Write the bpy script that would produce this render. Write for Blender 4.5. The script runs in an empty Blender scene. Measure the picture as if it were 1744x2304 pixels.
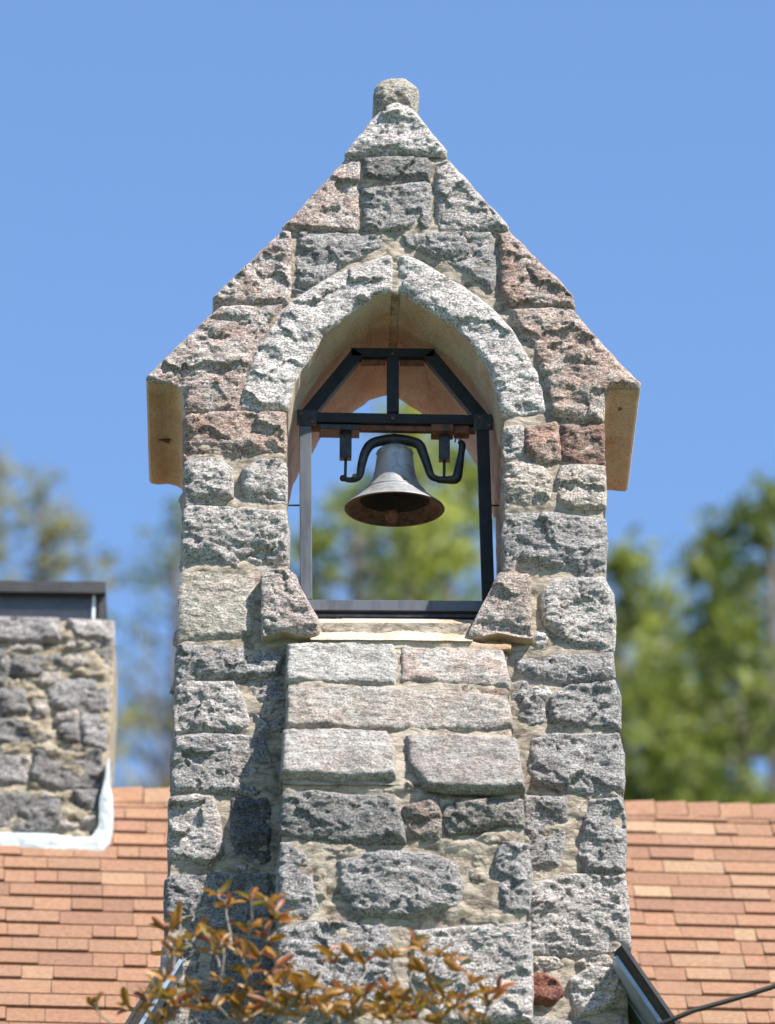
import bpy, math, random
import numpy as np
from mathutils import Vector, Matrix
random.seed(7)
S = bpy.context.scene
COL = S.collection
rad = math.radians

# ------------------------------------------------------------------ camera, sky, sun, exposure
F = 15530.0                      # focal length in photograph pixels (1744 wide)
PITCH, YAW, ROLL = rad(24.0), rad(1.0), rad(0.3)
DIST = 27.9
fw = np.array([math.sin(YAW)*math.cos(PITCH), math.cos(YAW)*math.cos(PITCH), math.sin(PITCH)])
r0 = np.array([math.cos(YAW), -math.sin(YAW), 0.0])
u0 = np.cross(r0, fw)
rt = r0*math.cos(ROLL) + u0*math.sin(ROLL)
up = u0*math.cos(ROLL) - r0*math.sin(ROLL)
def ray(px, py):
    d = fw*F + rt*(px-872.0) - up*(py-1152.0)
    return d/np.linalg.norm(d)
CAM = -ray(888, 1152)*DIST
CAM[2] = 1.6
cam = bpy.data.objects.new('camera', bpy.data.cameras.new('camera'))
COL.objects.link(cam); S.camera = cam
cam.matrix_world = Matrix(((rt[0], up[0], -fw[0], CAM[0]), (rt[1], up[1], -fw[1], CAM[1]), (rt[2], up[2], -fw[2], CAM[2]), (0, 0, 0, 1)))
cam.data.sensor_fit = 'HORIZONTAL'; cam.data.sensor_width = 36; cam.data.lens = 36*F/1744
cam.data.clip_start = 0.5; cam.data.clip_end = 3000
cam.data.dof.use_dof = True; cam.data.dof.focus_distance = DIST+0.05; cam.data.dof.aperture_fstop = 2.6
cam.data.dof.aperture_blades = 0

SUN_DIR = Vector((-1.10, 1.0, -1.80)).normalized()      # direction the light travels
EL = math.asin(-SUN_DIR.z)
W = bpy.data.worlds.new("World"); S.world = W; W.use_nodes = True
nt = W.node_tree; bg = nt.nodes['Background']
sky = nt.nodes.new('ShaderNodeTexSky'); sky.sky_type = 'NISHITA'; sky.sun_disc = False
sky.sun_elevation = EL; sky.sun_rotation = math.atan2(-SUN_DIR.x, -SUN_DIR.y)
sky.air_density = 1.0; sky.dust_density = 0.0; sky.ozone_density = 6.0; sky.altitude = 300
nt.links.new(sky.outputs[0], bg.inputs[0]); bg.inputs[1].default_value = 0.110
sun = bpy.data.objects.new('sun', bpy.data.lights.new('sun', 'SUN')); COL.objects.link(sun)
sun.data.energy = 5.0; sun.data.angle = rad(0.5); sun.data.color = (1.0, 0.95, 0.87)
sun.rotation_euler = SUN_DIR.to_track_quat('-Z', 'Y').to_euler()
S.view_settings.view_transform = 'Standard'; S.view_settings.look = 'None'
S.view_settings.gamma = 1; S.view_settings.exposure = 1.12; S.view_settings.use_curve_mapping = False
S.render.resolution_x = 775; S.render.resolution_y = 1024

# ------------------------------------------------------------------ noise in numpy
def _h(ix, iy, iz, seed):
    with np.errstate(over='ignore'):
        n = (ix.astype(np.int64)*374761393 + iy.astype(np.int64)*668265263 + iz.astype(np.int64)*2147483647 + np.int64(seed)*1274126177) & 0xffffffff
        n = ((n ^ (n >> 13))*1274126177) & 0xffffffff
        n = ((n ^ (n >> 15))*2246822519) & 0xffffffff
        n = n ^ (n >> 16)
    return (n & 0xffffff)/float(0xffffff)
def vn(x, y, z, seed=0):
    xi, yi, zi = np.floor(x), np.floor(y), np.floor(z)
    fx, fy, fz = x-xi, y-yi, z-zi
    fx, fy, fz = [t*t*t*(t*(t*6-15)+10) for t in (fx, fy, fz)]
    r = 0
    for a in (0, 1):
        for b in (0, 1):
            for c in (0, 1):
                w = (fx if a else 1-fx)*(fy if b else 1-fy)*(fz if c else 1-fz)
                r = r + w*_h(xi+a, yi+b, zi+c, seed)
    return r*2-1
def fbm(x, y, z, o=4, seed=0, g=0.5):
    r, a = 0, 1.0
    for i in range(o):
        r = r + a*vn(x+i*17.3, y+i*5.1, z-i*9.7, seed+i); x, y, z = x*2.03, y*2.03, z*2.03; a *= g
    return r
def chips(u, v, seed, sl=0.6):
    """broken rock: every jittered cell is a tilted facet"""
    iu, iv = np.floor(u), np.floor(v)
    best = np.full(u.shape, 1e9); out = np.zeros(u.shape)
    z = np.zeros(u.shape)
    for a in (-1, 0, 1):
        for b in (-1, 0, 1):
            cu, cv = iu+a, iv+b
            pu = cu+_h(cu, cv, z, seed); pv = cv+_h(cu, cv, z, seed+1)
            d = (u-pu)**2+(v-pv)**2
            gu = _h(cu, cv, z, seed+2)*2-1; gv = _h(cu, cv, z, seed+3)*2-1; h = _h(cu, cv, z, seed+4)*2-1
            val = h*0.55 + sl*(gu*(u-pu)+gv*(v-pv))
            m = d < best
            best = np.where(m, d, best); out = np.where(m, val, out)
    return out

# ------------------------------------------------------------------ object helpers
WLOC = {}
def link(name, me, parent=None, mat=None, world=(0, 0, 0), kind=None, color=None):
    o = bpy.data.objects.new(name, me); COL.objects.link(o)
    pl = WLOC[parent.name] if parent else (0, 0, 0)
    o.location = [world[i]-pl[i] for i in range(3)]
    if parent: o.parent = parent
    WLOC[o.name] = tuple(world)
    if mat and me is not None and not me.materials:
        for m in (mat if isinstance(mat, (list, tuple)) else [mat]): me.materials.append(m)
    if kind: o['kind'] = kind
    if color: o.color = color
    return o
def tag(o, label, cat, group=None):
    o['label'] = label; o['category'] = cat
    if group: o['group'] = group
    return o
def empty(name, loc, label, cat, group=None):
    o = link(name, None, world=loc); o.empty_display_size = 0.1
    return tag(o, label, cat, group)
def mesh_obj(name, verts, faces, mat, parent=None, kind=None, color=None, smooth=False, midx=None):
    v = np.asarray(verts, dtype=float)
    c = (v.min(0)+v.max(0))/2
    me = bpy.data.meshes.new(name)
    if isinstance(faces, np.ndarray): faces = faces.tolist()
    me.from_pydata((v-c).tolist(), [], faces)
    o = link(name, me, parent, mat, tuple(c), kind, color)
    if midx is not None: me.polygons.foreach_set('material_index', np.asarray(midx, dtype=np.int32))
    if smooth is True: me.polygons.foreach_set('use_smooth', np.ones(len(me.polygons), dtype=bool))
    elif smooth is not False: me.polygons.foreach_set('use_smooth', np.asarray(smooth, dtype=bool))
    me.update()
    return o
class MB:
    def __init__(s): s.v = []; s.f = []
    def add(s, v, f):
        n = len(s.v); s.v += [tuple(p) for p in v]; s.f += [tuple(i+n for i in q) for q in f]; return s
    def hexa(s, p):      # 8 points: bottom 4, top 4
        return s.add(p, [(0, 3, 2, 1), (4, 5, 6, 7), (0, 1, 5, 4), (1, 2, 6, 5), (2, 3, 7, 6), (3, 0, 4, 7)])
    def box(s, a, b):
        x0, y0, z0 = a; x1, y1, z1 = b
        return s.hexa([(x0, y0, z0), (x1, y0, z0), (x1, y1, z0), (x0, y1, z0), (x0, y0, z1), (x1, y0, z1), (x1, y1, z1), (x0, y1, z1)])
    def bar(s, a, b, w, d, ref=(0, 1, 0)):   # square bar from a to b, w across, d along ref
        a, b = Vector(a), Vector(b); t = (b-a).normalized(); r = Vector(ref); r = (r-t*r.dot(t)).normalized(); q = t.cross(r)
        P = []
        for c in (a, b):
            for i, j in ((-1, -1), (1, -1), (1, 1), (-1, 1)): P.append(tuple(c+q*(w/2*i)+r*(d/2*j)))
        return s.hexa(P)
    def tube(s, pts, rs, n=8, cap=True):
        pts = [Vector(p) for p in pts]; rings = []; ref = None
        for i, p in enumerate(pts):
            t = (pts[min(i+1, len(pts)-1)]-pts[max(i-1, 0)]).normalized()
            if ref is None: ref = Vector((0, 0, 1)) if abs(t.z) < .9 else Vector((1, 0, 0))
            x = (ref-t*ref.dot(t)).normalized(); y = t.cross(x); ref = x
            r = rs[i] if hasattr(rs, '__len__') else rs
            rings.append([tuple(p+x*(r*math.cos(6.28318*k/n))+y*(r*math.sin(6.28318*k/n))) for k in range(n)])
        v = [q for R in rings for q in R]; f = []
        for i in range(len(pts)-1):
            for k in range(n): f.append((i*n+k, i*n+(k+1) % n, (i+1)*n+(k+1) % n, (i+1)*n+k))
        if cap: f.append(tuple(range(n-1, -1, -1))); f.append(tuple((len(pts)-1)*n+k for k in range(n)))
        return s.add(v, f)
    def lathe(s, prof, c, n=48, ax=None):
        v = []; f = []
        for (r, z) in prof:
            for k in range(n):
                a = 6.28318530718*k/n; v.append((c[0]+r*math.cos(a), c[1]+r*math.sin(a), c[2]+z))
        for i in range(len(prof)-1):
            for k in range(n): f.append((i*n+k, i*n+(k+1) % n, (i+1)*n+(k+1) % n, (i+1)*n+k))
        return s.add(v, f)
    def build(s, name, mat, parent=None, **k): return mesh_obj(name, s.v, s.f, mat, parent, **k)
def bevel(o, w=0.003, seg=2):
    m = o.modifiers.new('bevel', 'BEVEL'); m.width = w; m.segments = seg; m.limit_method = 'ANGLE'; return o

# ------------------------------------------------------------------ materials
def mat(name): 
    m = bpy.data.materials.new(name); m.use_nodes = True
    return m, m.node_tree.nodes, m.node_tree.links, m.node_tree.nodes['Principled BSDF']
def N(ns, t, **k):
    n = ns.new(t)
    for a, b in k.items():
        if a in n.inputs.keys() if not a.startswith('_') else False: n.inputs[a].default_value = b
        else: setattr(n, a.lstrip('_'), b)
    return n
def ramp(ns, ls, src, stops):
    r = ns.new('ShaderNodeValToRGB'); e = r.color_ramp.elements
    while len(e) < len(stops): e.new(0.5)
    for i, (p, c) in enumerate(stops): e[i].position = p; e[i].color = c if len(c) == 4 else (*c, 1)
    ls.new(src, r.inputs[0]); return r.outputs[0]
def noise(ns, ls, co, scale, detail=4, rough=.55, dist=0.):
    n = ns.new('ShaderNodeTexNoise'); n.inputs['Scale'].default_value = scale; n.inputs['Detail'].default_value = detail
    n.inputs['Roughness'].default_value = rough; n.inputs['Distortion'].default_value = dist
    ls.new(co, n.inputs['Vector']); return n.outputs[0]
def mix(ns, ls, f, a, b, mode='MIX'):
    n = ns.new('ShaderNodeMix'); n.data_type = 'RGBA'; n.blend_type = mode
    if isinstance(f, float): n.inputs[0].default_value = f
    else: ls.new(f, n.inputs[0])
    for i, s in ((6, a), (7, b)):
        if isinstance(s, tuple): n.inputs[i].default_value = s if len(s) == 4 else (*s, 1)
        else: ls.new(s, n.inputs[i])
    return n.outputs[2]
def coords(ns, ls, stretch=None):
    g = ns.new('ShaderNodeNewGeometry'); co = g.outputs['Position']
    if stretch:
        m = ns.new('ShaderNodeVectorMath'); m.operation = 'MULTIPLY'; m.inputs[1].default_value = stretch
        ls.new(co, m.inputs[0]); co = m.outputs[0]
    return co
def bump(ns, ls, h, strength, dist, prev=None):
    b = ns.new('ShaderNodeBump'); b.inputs['Strength'].default_value = strength; b.inputs['Distance'].default_value = dist
    ls.new(h, b.inputs['Height'])
    if prev: ls.new(prev, b.inputs['Normal'])
    return b.outputs[0]

def granite(name, dark=(.085, .080, .078), lite=(.68, .63, .60), bs=1.0):
    m, ns, ls, p = mat(name)
    co = coords(ns, ls)
    n1 = noise(ns, ls, co, 120, 4, .7)           # grains
    n2 = noise(ns, ls, co, 9, 5, .6, .5)         # patches
    n3 = noise(ns, ls, coords(ns, ls, (1, 1, 1.7)), 16, 6, .7, .4)
    base = ramp(ns, ls, n1, [(0.34, dark), (0.50, tuple((a*.4+b*.6) for a, b in zip(dark, lite))), (0.64, lite)])
    pat = ramp(ns, ls, n3, [(0.38, (.60, .59, .60)), (0.58, (1, 1, 1))])
    base = mix(ns, ls, 1.0, base, pat, 'MULTIPLY')
    oi = ns.new('ShaderNodeObjectInfo')
    base = mix(ns, ls, 1.0, base, oi.outputs['Color'], 'MULTIPLY')
    sep = ns.new('ShaderNodeMath'); sep.operation = 'MULTIPLY'
    st = ramp(ns, ls, n2, [(0.44, (0, 0, 0)), (0.60, (1, 1, 1))])
    ls.new(st, sep.inputs[0]); ls.new(oi.outputs['Alpha'], sep.inputs[1])
    base = mix(ns, ls, sep.outputs[0], base, mix(ns, ls, 1.0, base, (.88, .72, .66), 'MULTIPLY'))
    ls.new(base, p.inputs['Base Color']); p.inputs['Roughness'].default_value = .85
    p.inputs['Specular IOR Level'].default_value = .3
    b = bump(ns, ls, noise(ns, ls, coords(ns, ls, (.45, .6, 1.25)), 74, 5, .66, .9), 1.0*bs, .021)
    b = bump(ns, ls, n1, .6*bs, .005, b)
    ls.new(b, p.inputs['Normal'])
    return m
GRAN = granite('rock_faced_granite')
GRANF = granite('weathered_flat_granite', (.14, .135, .13), (.50, .48, .445), .7)
def sawn(name, c, c2, stain):
    m, ns, ls, p = mat(name)
    co = coords(ns, ls)
    sp = ramp(ns, ls, noise(ns, ls, co, 120, 3, .7), [(0.3, tuple(x*.5 for x in c)), (0.45, c), (0.7, c2)])
    big = ramp(ns, ls, noise(ns, ls, coords(ns, ls, (1, .6, 1)), 5, 5, .6, .6), [(0.4, (0, 0, 0)), (0.65, (1, 1, 1))])
    base = mix(ns, ls, big, sp, mix(ns, ls, 1.0, sp, stain, 'MULTIPLY'))
    ls.new(base, p.inputs['Base Color']); p.inputs['Roughness'].default_value = .85; p.inputs['Specular IOR Level'].default_value = .25
    ls.new(bump(ns, ls, noise(ns, ls, co, 70, 5, .7), .5, .006), p.inputs['Normal'])
    return m
SAWN = sawn('sawn_tan_stone', (.45, .395, .32), (.58, .52, .44), (.80, .64, .52))
SILLM = sawn('sill_stone', (.40, .345, .275), (.56, .50, .41), (1.0, .72, .55))
def mortar(name, a, b, dirt):
    m, ns, ls, p = mat(name)
    co = coords(ns, ls)
    base = ramp(ns, ls, noise(ns, ls, coords(ns, ls, (1, 1, 1.8)), 14, 7, .68, .8), [(0.33, a), (0.52, b), (0.72, tuple(min(1, x*1.15) for x in b))])
    d = ramp(ns, ls, noise(ns, ls, coords(ns, ls, (1, 1, 2.2)), 7.5, 7, .7, .6), [(0.50, (0, 0, 0)), (0.66, (1, 1, 1))])
    base = mix(ns, ls, d, base, mix(ns, ls, 1.0, base, dirt, 'MULTIPLY'))
    # hairline cracks
    v = ns.new('ShaderNodeTexVoronoi'); v.feature = 'DISTANCE_TO_EDGE'; v.inputs['Scale'].default_value = 4.5
    w = ns.new('ShaderNodeMix'); w.data_type = 'VECTOR'
    nn = ns.new('ShaderNodeTexNoise'); nn.inputs['Scale'].default_value = 9; nn.inputs['Detail'].default_value = 5; ls.new(co, nn.inputs['Vector'])
    va = ns.new('ShaderNodeVectorMath'); va.operation = 'MULTIPLY_ADD'; va.inputs[1].default_value = (.16, .16, .16)
    ls.new(nn.outputs[1], va.inputs[0]); ls.new(co, va.inputs[2]); ls.new(va.outputs[0], v.inputs['Vector'])
    cr0 = ramp(ns, ls, v.outputs['Distance'], [(0.0, (1, 1, 1)), (0.016, (0, 0, 0))])
    cr = mix(ns, ls, 1.0, cr0, ramp(ns, ls, noise(ns, ls, co, 6, 3, .5), [(0.50, (0, 0, 0)), (0.58, (1, 1, 1))]), 'MULTIPLY')
    base = mix(ns, ls, cr, base, (.08, .07, .055))
    ls.new(base, p.inputs['Base Color']); p.inputs['Roughness'].default_value = .92; p.inputs['Specular IOR Level'].default_value = .2
    bb = bump(ns, ls, noise(ns, ls, coords(ns, ls, (.7, .7, 1.3)), 48, 7, .75, .4), 1., .018)
    ls.new(bb, p.inputs['Normal'])
    return m
MORT = mortar('lime_mortar', (.19, .16, .13), (.46, .39, .31), (.42, .38, .35))
MORTY = mortar('yellow_mortar', (.19, .155, .11), (.49, .41, .30), (.36, .34, .32))
def simple(name, col, rough=.6, metal=0., var=.25, scale=20, bmp=.15, spec=.5, col2=None, stretch=None, lo=.45, hi=.62):
    m, ns, ls, p = mat(name)
    co = coords(ns, ls, stretch)
    c2 = col2 or tuple(x*(1-var) for x in col)
    base = ramp(ns, ls, noise(ns, ls, co, scale, 5, .65, .3), [(lo, col), (hi, c2)])
    ls.new(base, p.inputs['Base Color']); p.inputs['Roughness'].default_value = rough; p.inputs['Metallic'].default_value = metal
    p.inputs['Specular IOR Level'].default_value = spec
    if bmp: ls.new(bump(ns, ls, noise(ns, ls, co, scale*3, 4, .6), bmp, .004), p.inputs['Normal'])
    return m
BLACK = simple('black_painted_steel', (.014, .015, .018), .42, 0, .3, 25, .35, spec=.35, col2=(.035, .032, .03))
STEEL = simple('weathered_steel_lit', (.085, .092, .108), .42, .0, .2, 14, .2, spec=.4, col2=(.055, .06, .07), stretch=(1, 1, .2))  # lighter copy of the stand steel, sunlit look put into the colour
SHADED_STEEL = simple('weathered_steel_shaded', (.022, .023, .027), .55, .0, .2, 14, .12, spec=.15, col2=(.015, .016, .019))  # darker copy of the same steel, shade under the arch put into the colour
PLATEM = simple('grey_plate', (.30, .30, .31), .5, 0, .2, 20, .2)
RUST = simple('rusty_iron', (.16, .055, .025), .8, 0, .4, 30, .5, col2=(.05, .03, .025))
BELLM = simple('silver_painted_bell', (.33, .335, .34), .42, .3, .2, 22, .3, col2=(.22, .22, .22))
BELLR = simple('rusty_bell_lip', (.13, .075, .05), .75, .0, .4, 40, .4, col2=(.05, .03, .02), lo=.4, hi=.6)
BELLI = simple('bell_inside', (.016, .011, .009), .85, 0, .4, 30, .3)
WHITE = simple('white_roof_sealant', (.56, .60, .61), .6, 0, .2, 9, .6, col2=(.42, .46, .47))
PAINTW = simple('white_painted_board', (.72, .74, .76), .4, 0, .1, 5, .05)
DARKROOF = simple('dark_roof_edge', (.05, .04, .035), .85, 0, .3, 30, .6)
CAPM = simple('dark_cap_metal', (.05, .045, .045), .5, .2, .3, 12, .1)
MESHM = simple('grey_cap_mesh', (.15, .145, .165), .45, .4, .2, 20, 0)
CABLE = simple('cable_rubber', (.02, .016, .012), .6, 0, .3, 20, 0)
def tinted(name, rough, var, scale, bstr, trans=0., spec=.3):
    m, ns, ls, p = mat(name)
    oi = ns.new('ShaderNodeObjectInfo'); co = coords(ns, ls)
    v = ramp(ns, ls, noise(ns, ls, co, scale, 5, .7), [(0.3, (1-var,)*3), (0.7, (1+var*.3,)*3)])
    base = mix(ns, ls, 1.0, oi.outputs['Color'], v, 'MULTIPLY')
    ls.new(base, p.inputs['Base Color']); p.inputs['Roughness'].default_value = rough; p.inputs['Specular IOR Level'].default_value = spec
    if bstr: ls.new(bump(ns, ls, noise(ns, ls, co, scale*2, 4, .7), bstr, .004), p.inputs['Normal'])
    if trans:
        t = ns.new('ShaderNodeBsdfTranslucent'); ls.new(base, t.inputs[0]); a = ns.new('ShaderNodeMixShader'); a.inputs[0].default_value = trans
        ls.new(p.outputs[0], a.inputs[1]); ls.new(t.outputs[0], a.inputs[2]); ls.new(a.outputs[0], ns['Material Output'].inputs[0])
    return m
SHING = tinted('asphalt_shingle', .95, .35, 45, .5)
LEAFM = tinted('shrub_leaf', .45, .3, 30, .1, .35, .5)
BARK = simple('shrub_bark', (.30, .25, .20), .85, 0, .4, 40, .5)
def foliage(name, a, b):
    m, ns, ls, p = mat(name)
    base = ramp(ns, ls, noise(ns, ls, coords(ns, ls), 1.6, 4, .6), [(0.35, a), (0.65, b)])
    ls.new(base, p.inputs['Base Color']); p.inputs['Roughness'].default_value = .6
    t = ns.new('ShaderNodeBsdfTranslucent'); ls.new(base, t.inputs[0]); x = ns.new('ShaderNodeMixShader'); x.inputs[0].default_value = .45
    ls.new(p.outputs[0], x.inputs[1]); ls.new(t.outputs[0], x.inputs[2]); ls.new(x.outputs[0], ns['Material Output'].inputs[0])
    return m
PINE_G = foliage('pine_needles', (.11, .14, .02), (.23, .26, .04))
PINE_Y = foliage('yellow_green_needles', (.26, .29, .035), (.38, .40, .07))
PINE_D = foliage('dark_needles', (.07, .10, .016), (.16, .20, .03))
BUDS = foliage('brown_green_spring_leaves', (.24, .24, .07), (.28, .24, .09))
PAINTB = simple('white_board_sky_tint', (.30, .36, .45), .4, 0, .3, 6, .1)  # white board, with blue sky reflection put into its colour
TRUNK = simple('pine_bark', (.17, .135, .11), .9, 0, .4, 6, .4)
PALEBARK = simple('pale_bark', (.34, .29, .26), .9, 0, .3, 6, .3)
GRASS = simple('lawn', (.06, .10, .03), .95, 0, .4, 3, .5)

# ------------------------------------------------------------------ planes and the slab builder
class Plane:
    """plane through point O with world-x axis (or U) and V up the face; N looks at the viewer"""
    def __init__(s, O, V=(0, 0, 1), U=(1, 0, 0)):
        s.O = np.array(O, float); s.U = np.array(U, float)/np.linalg.norm(U); V = np.array(V, float)
        s.V = V/np.linalg.norm(V); s.N = np.cross(s.U, s.V)
    def hit(s, px, py):
        d = ray(px, py); t = np.dot(s.O-CAM, s.N)/np.dot(d, s.N); return CAM+d*t
    def uv(s, px, py):
        q = s.hit(px, py)-s.O; return (np.dot(q, s.U), np.dot(q, s.V))
def at(px, py, y): return Plane((0, y, 0)).hit(px, py)

def loop_prep(uv, wob, seed, rnd, sz=0.02, chaikin=1):
    p = np.array(uv, float)
    for _ in range(chaikin if rnd else 0):
        q = np.roll(p, -1, 0); L = np.linalg.norm(q-p, axis=1)
        k = np.minimum(rnd/np.maximum(L, 1e-6), .33)[:, None]
        p = np.stack([p+(q-p)*k, q-(q-p)*k], 1).reshape(-1, 2)
    out = []
    for i in range(len(p)):
        a, b = p[i], p[(i+1) % len(p)]; n = max(1, int(np.linalg.norm(b-a)/sz))
        for k in range(n): out.append(a+(b-a)*k/n)
    p = np.array(out)
    if wob:
        x, y = p[:, 0]*14, p[:, 1]*14; z = np.full(len(p), seed*1.37)
        p = p+wob*np.stack([fbm(x, y, z, 3, seed, .6), fbm(x, y, z+31, 3, seed+9, .6)], 1)
    return p
def inside(P, loops):
    x, y = P[:, 0], P[:, 1]; c = np.zeros(len(P), bool)
    for L in loops:
        a = L; b = np.roll(L, -1, 0)
        for i in range(len(a)):
            (x1, y1), (x2, y2) = a[i], b[i]
            if y1 == y2: continue
            m = (y1 > y) != (y2 > y)
            if not m.any(): continue
            c ^= m & (x < (x2-x1)*(y-y1)/(y2-y1)+x1)
    return c
def nearest(P, loops):
    A = np.concatenate(loops); B = np.concatenate([np.roll(L, -1, 0) for L in loops])
    best = np.full(len(P), 1e9); Q = np.zeros_like(P)
    AB = B-A; L2 = (AB**2).sum(1)+1e-12
    for s0 in range(0, len(P), 4000):
        p = P[s0:s0+4000]
        t = np.clip(((p[:, None]-A)*AB).sum(2)/L2, 0, 1)
        q = A+AB*t[..., None]; d = ((p[:, None]-q)**2).sum(2); k = d.argmin(1); r = np.arange(len(p))
        best[s0:s0+4000] = np.sqrt(d[r, k]); Q[s0:s0+4000] = q[r, k]
    return best, Q

def slab(name, pl, poly, parent, m, h0=0.0, bulge=.03, er=.02, rough=1.0, kind_relief='rock', step=.0052, ext=.3,
         wob=.0038, rnd=.006, seed=None, color=(1, 1, 1, .2), holes=(), kind=None, chaikin=1, proud=None, under=0.0, label=None, uvin=False):
    seed = seed if seed is not None else random.randint(1, 9999)
    loops = [loop_prep([tuple(q) if uvin else pl.uv(*q) for q in poly], wob, seed, rnd, chaikin=chaikin)]
    for h in holes: loops.append(loop_prep([pl.uv(*q) for q in h], wob*.5, seed+3, rnd, chaikin=chaikin))
    lo, hi = loops[0].min(0)-step, loops[0].max(0)+step
    nu, nv = int((hi[0]-lo[0])/step)+1, int((hi[1]-lo[1])/step)+1
    cu = lo[0]+(np.arange(nu)+.5)*step; cv = lo[1]+(np.arange(nv)+.5)*step
    C = np.stack(np.meshgrid(cu, cv, indexing='ij'), -1).reshape(-1, 2)
    ins = inside(C, loops).reshape(nu, nv)
    cnt = np.zeros((nu+1, nv+1), int)
    for a in (0, 1):
        for b in (0, 1): cnt[a:a+nu, b:b+nv] += ins
    used = cnt > 0; idx = -np.ones((nu+1, nv+1), int); idx[used] = np.arange(used.sum())
    gu, gv = np.nonzero(used); P = np.stack([lo[0]+gu*step, lo[1]+gv*step], 1); c4 = cnt[used]
    d, Q = nearest(P, loops)
    bd = c4 < 4
    P[bd] = Q[bd]; d[bd] = 0
    # interior verts that sit outside by a hair
    u, v = P[:, 0], P[:, 1]
    ou = u+pl.O[0]+seed*.77; ov = v+pl.O[2]
    er = er*(.55 if kind_relief == 'rock' else 1.0); bulge = bulge*(.72 if kind_relief == 'rock' else 1.0)
    edge = 1-np.exp(-d/er); em = np.clip(d/(er*1.5), 0, 1)
    z = np.full(len(u), seed*.31)
    if kind_relief == 'rock':
        wu = ou+.018*fbm(ou*22, ov*22, z, 3, seed); wv = ov+.018*fbm(ou*22, ov*22, z+7, 3, seed+5)
        big = chips(wu*6.0+wv*2, wv*9.5, seed, .9)*.018 + chips(wu*13+wv*5, wv*27, seed+11, .9)*.0062 + chips(wu*24+wv*10, wv*66, seed+31, 1.2)*.0022
        med = fbm(ou*8, ov*13, z, 5, seed+2, .58)*.011
        rel = (big+med)*rough
        # lower edge broken back more than the upper one: rock face overhangs
        vv = (v-v.min())/(v.max()-v.min()+1e-9)
        rel = rel - under*np.clip(.3-vv+.1*fbm(ou*9, ov*3, z, 2, seed+8), 0, 1)*3.3*.03
    elif kind_relief == 'flat':
        rel = rough*(fbm(ou*6, ov*10, z, 5, seed, .6)*.006+fbm(ou*45, ov*60, z, 3, seed+4, .6)*.0022)
    elif kind_relief == 'mortar':
        wu = ou+.02*fbm(ou*15, ov*15, z, 3, seed); wv = ov+.02*fbm(ou*15, ov*15, z+7, 3, seed+5)
        rel = rough*(fbm(ou*5, ov*9, z, 5, seed, .6)*.014+chips(wu*10, wv*22, seed+1, .8)*.0065+fbm(ou*30, ov*60, z, 3, seed+4, .6)*.003)
    else: rel = rough*fbm(ou*8, ov*8, z, 4, seed, .55)*.004
    h = h0+bulge*edge+rel*em
    X = pl.O+u[:, None]*pl.U+v[:, None]*pl.V+h[:, None]*pl.N
    ci, cj = np.nonzero(ins)
    faces = np.stack([idx[ci, cj], idx[ci+1, cj], idx[ci+1, cj+1], idx[ci, cj+1]], 1)
    # boundary edges, oriented with their face
    pad = np.zeros((nu+2, nv+2), bool); pad[1:-1, 1:-1] = ins
    E = []
    m0 = ins & ~pad[1:-1, :-2]; a, b = np.nonzero(m0); E.append(np.stack([idx[a, b], idx[a+1, b]], 1))
    m0 = ins & ~pad[2:, 1:-1]; a, b = np.nonzero(m0); E.append(np.stack([idx[a+1, b], idx[a+1, b+1]], 1))
    m0 = ins & ~pad[1:-1, 2:]; a, b = np.nonzero(m0); E.append(np.stack([idx[a+1, b+1], idx[a, b+1]], 1))
    m0 = ins & ~pad[:-2, 1:-1]; a, b = np.nonzero(m0); E.append(np.stack([idx[a, b+1], idx[a, b]], 1))
    E = np.concatenate(E); bi = np.unique(E); n0 = len(X); nb = len(bi)
    mp = -np.ones(n0, int); mp[bi] = np.arange(nb)
    f1 = X[bi]; bk = f1.copy(); bk[:, 1] += ext
    X = np.concatenate([X, f1, bk])
    sk = np.stack([n0+mp[E[:, 1]], n0+mp[E[:, 0]], n0+nb+mp[E[:, 0]], n0+nb+mp[E[:, 1]]], 1)
    allf = np.concatenate([faces, sk])
    mi = np.concatenate([np.zeros(len(faces), int), np.ones(len(sk), int)])
    ms = list(m) if isinstance(m, (list, tuple)) else [m, m]
    o = mesh_obj(name, X, allf, ms, parent, kind=kind, color=color, smooth=(mi == 0), midx=mi)
    if label: o['label'] = label
    return o

# colours of stones: r, g, b multiply the granite; a = how rusty
TC = {'w': (1.42, 1.41, 1.40, .1), 'g': (.86, .87, .88, .1), 'lg': (1.14, 1.13, 1.11, .15), 'd': (.62, .63, .63, .1), 'k': (.40, .41, .43, 0),
      'p': (1.22, 1.14, 1.10, .8), 'b': (1.0, .80, .70, 1.0), 'db': (.68, .53, .47, 1.0), 'be': (1.2, 1.14, 1.04, .3), 'r': (.62, .30, .23, 1.0)}
D = 1.0
# ------------------------------------------------------------------ ground
g = MB().box((-400, -400, -.5), (400, 600, 0)).build('ground', GRASS, kind='structure')
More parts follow.
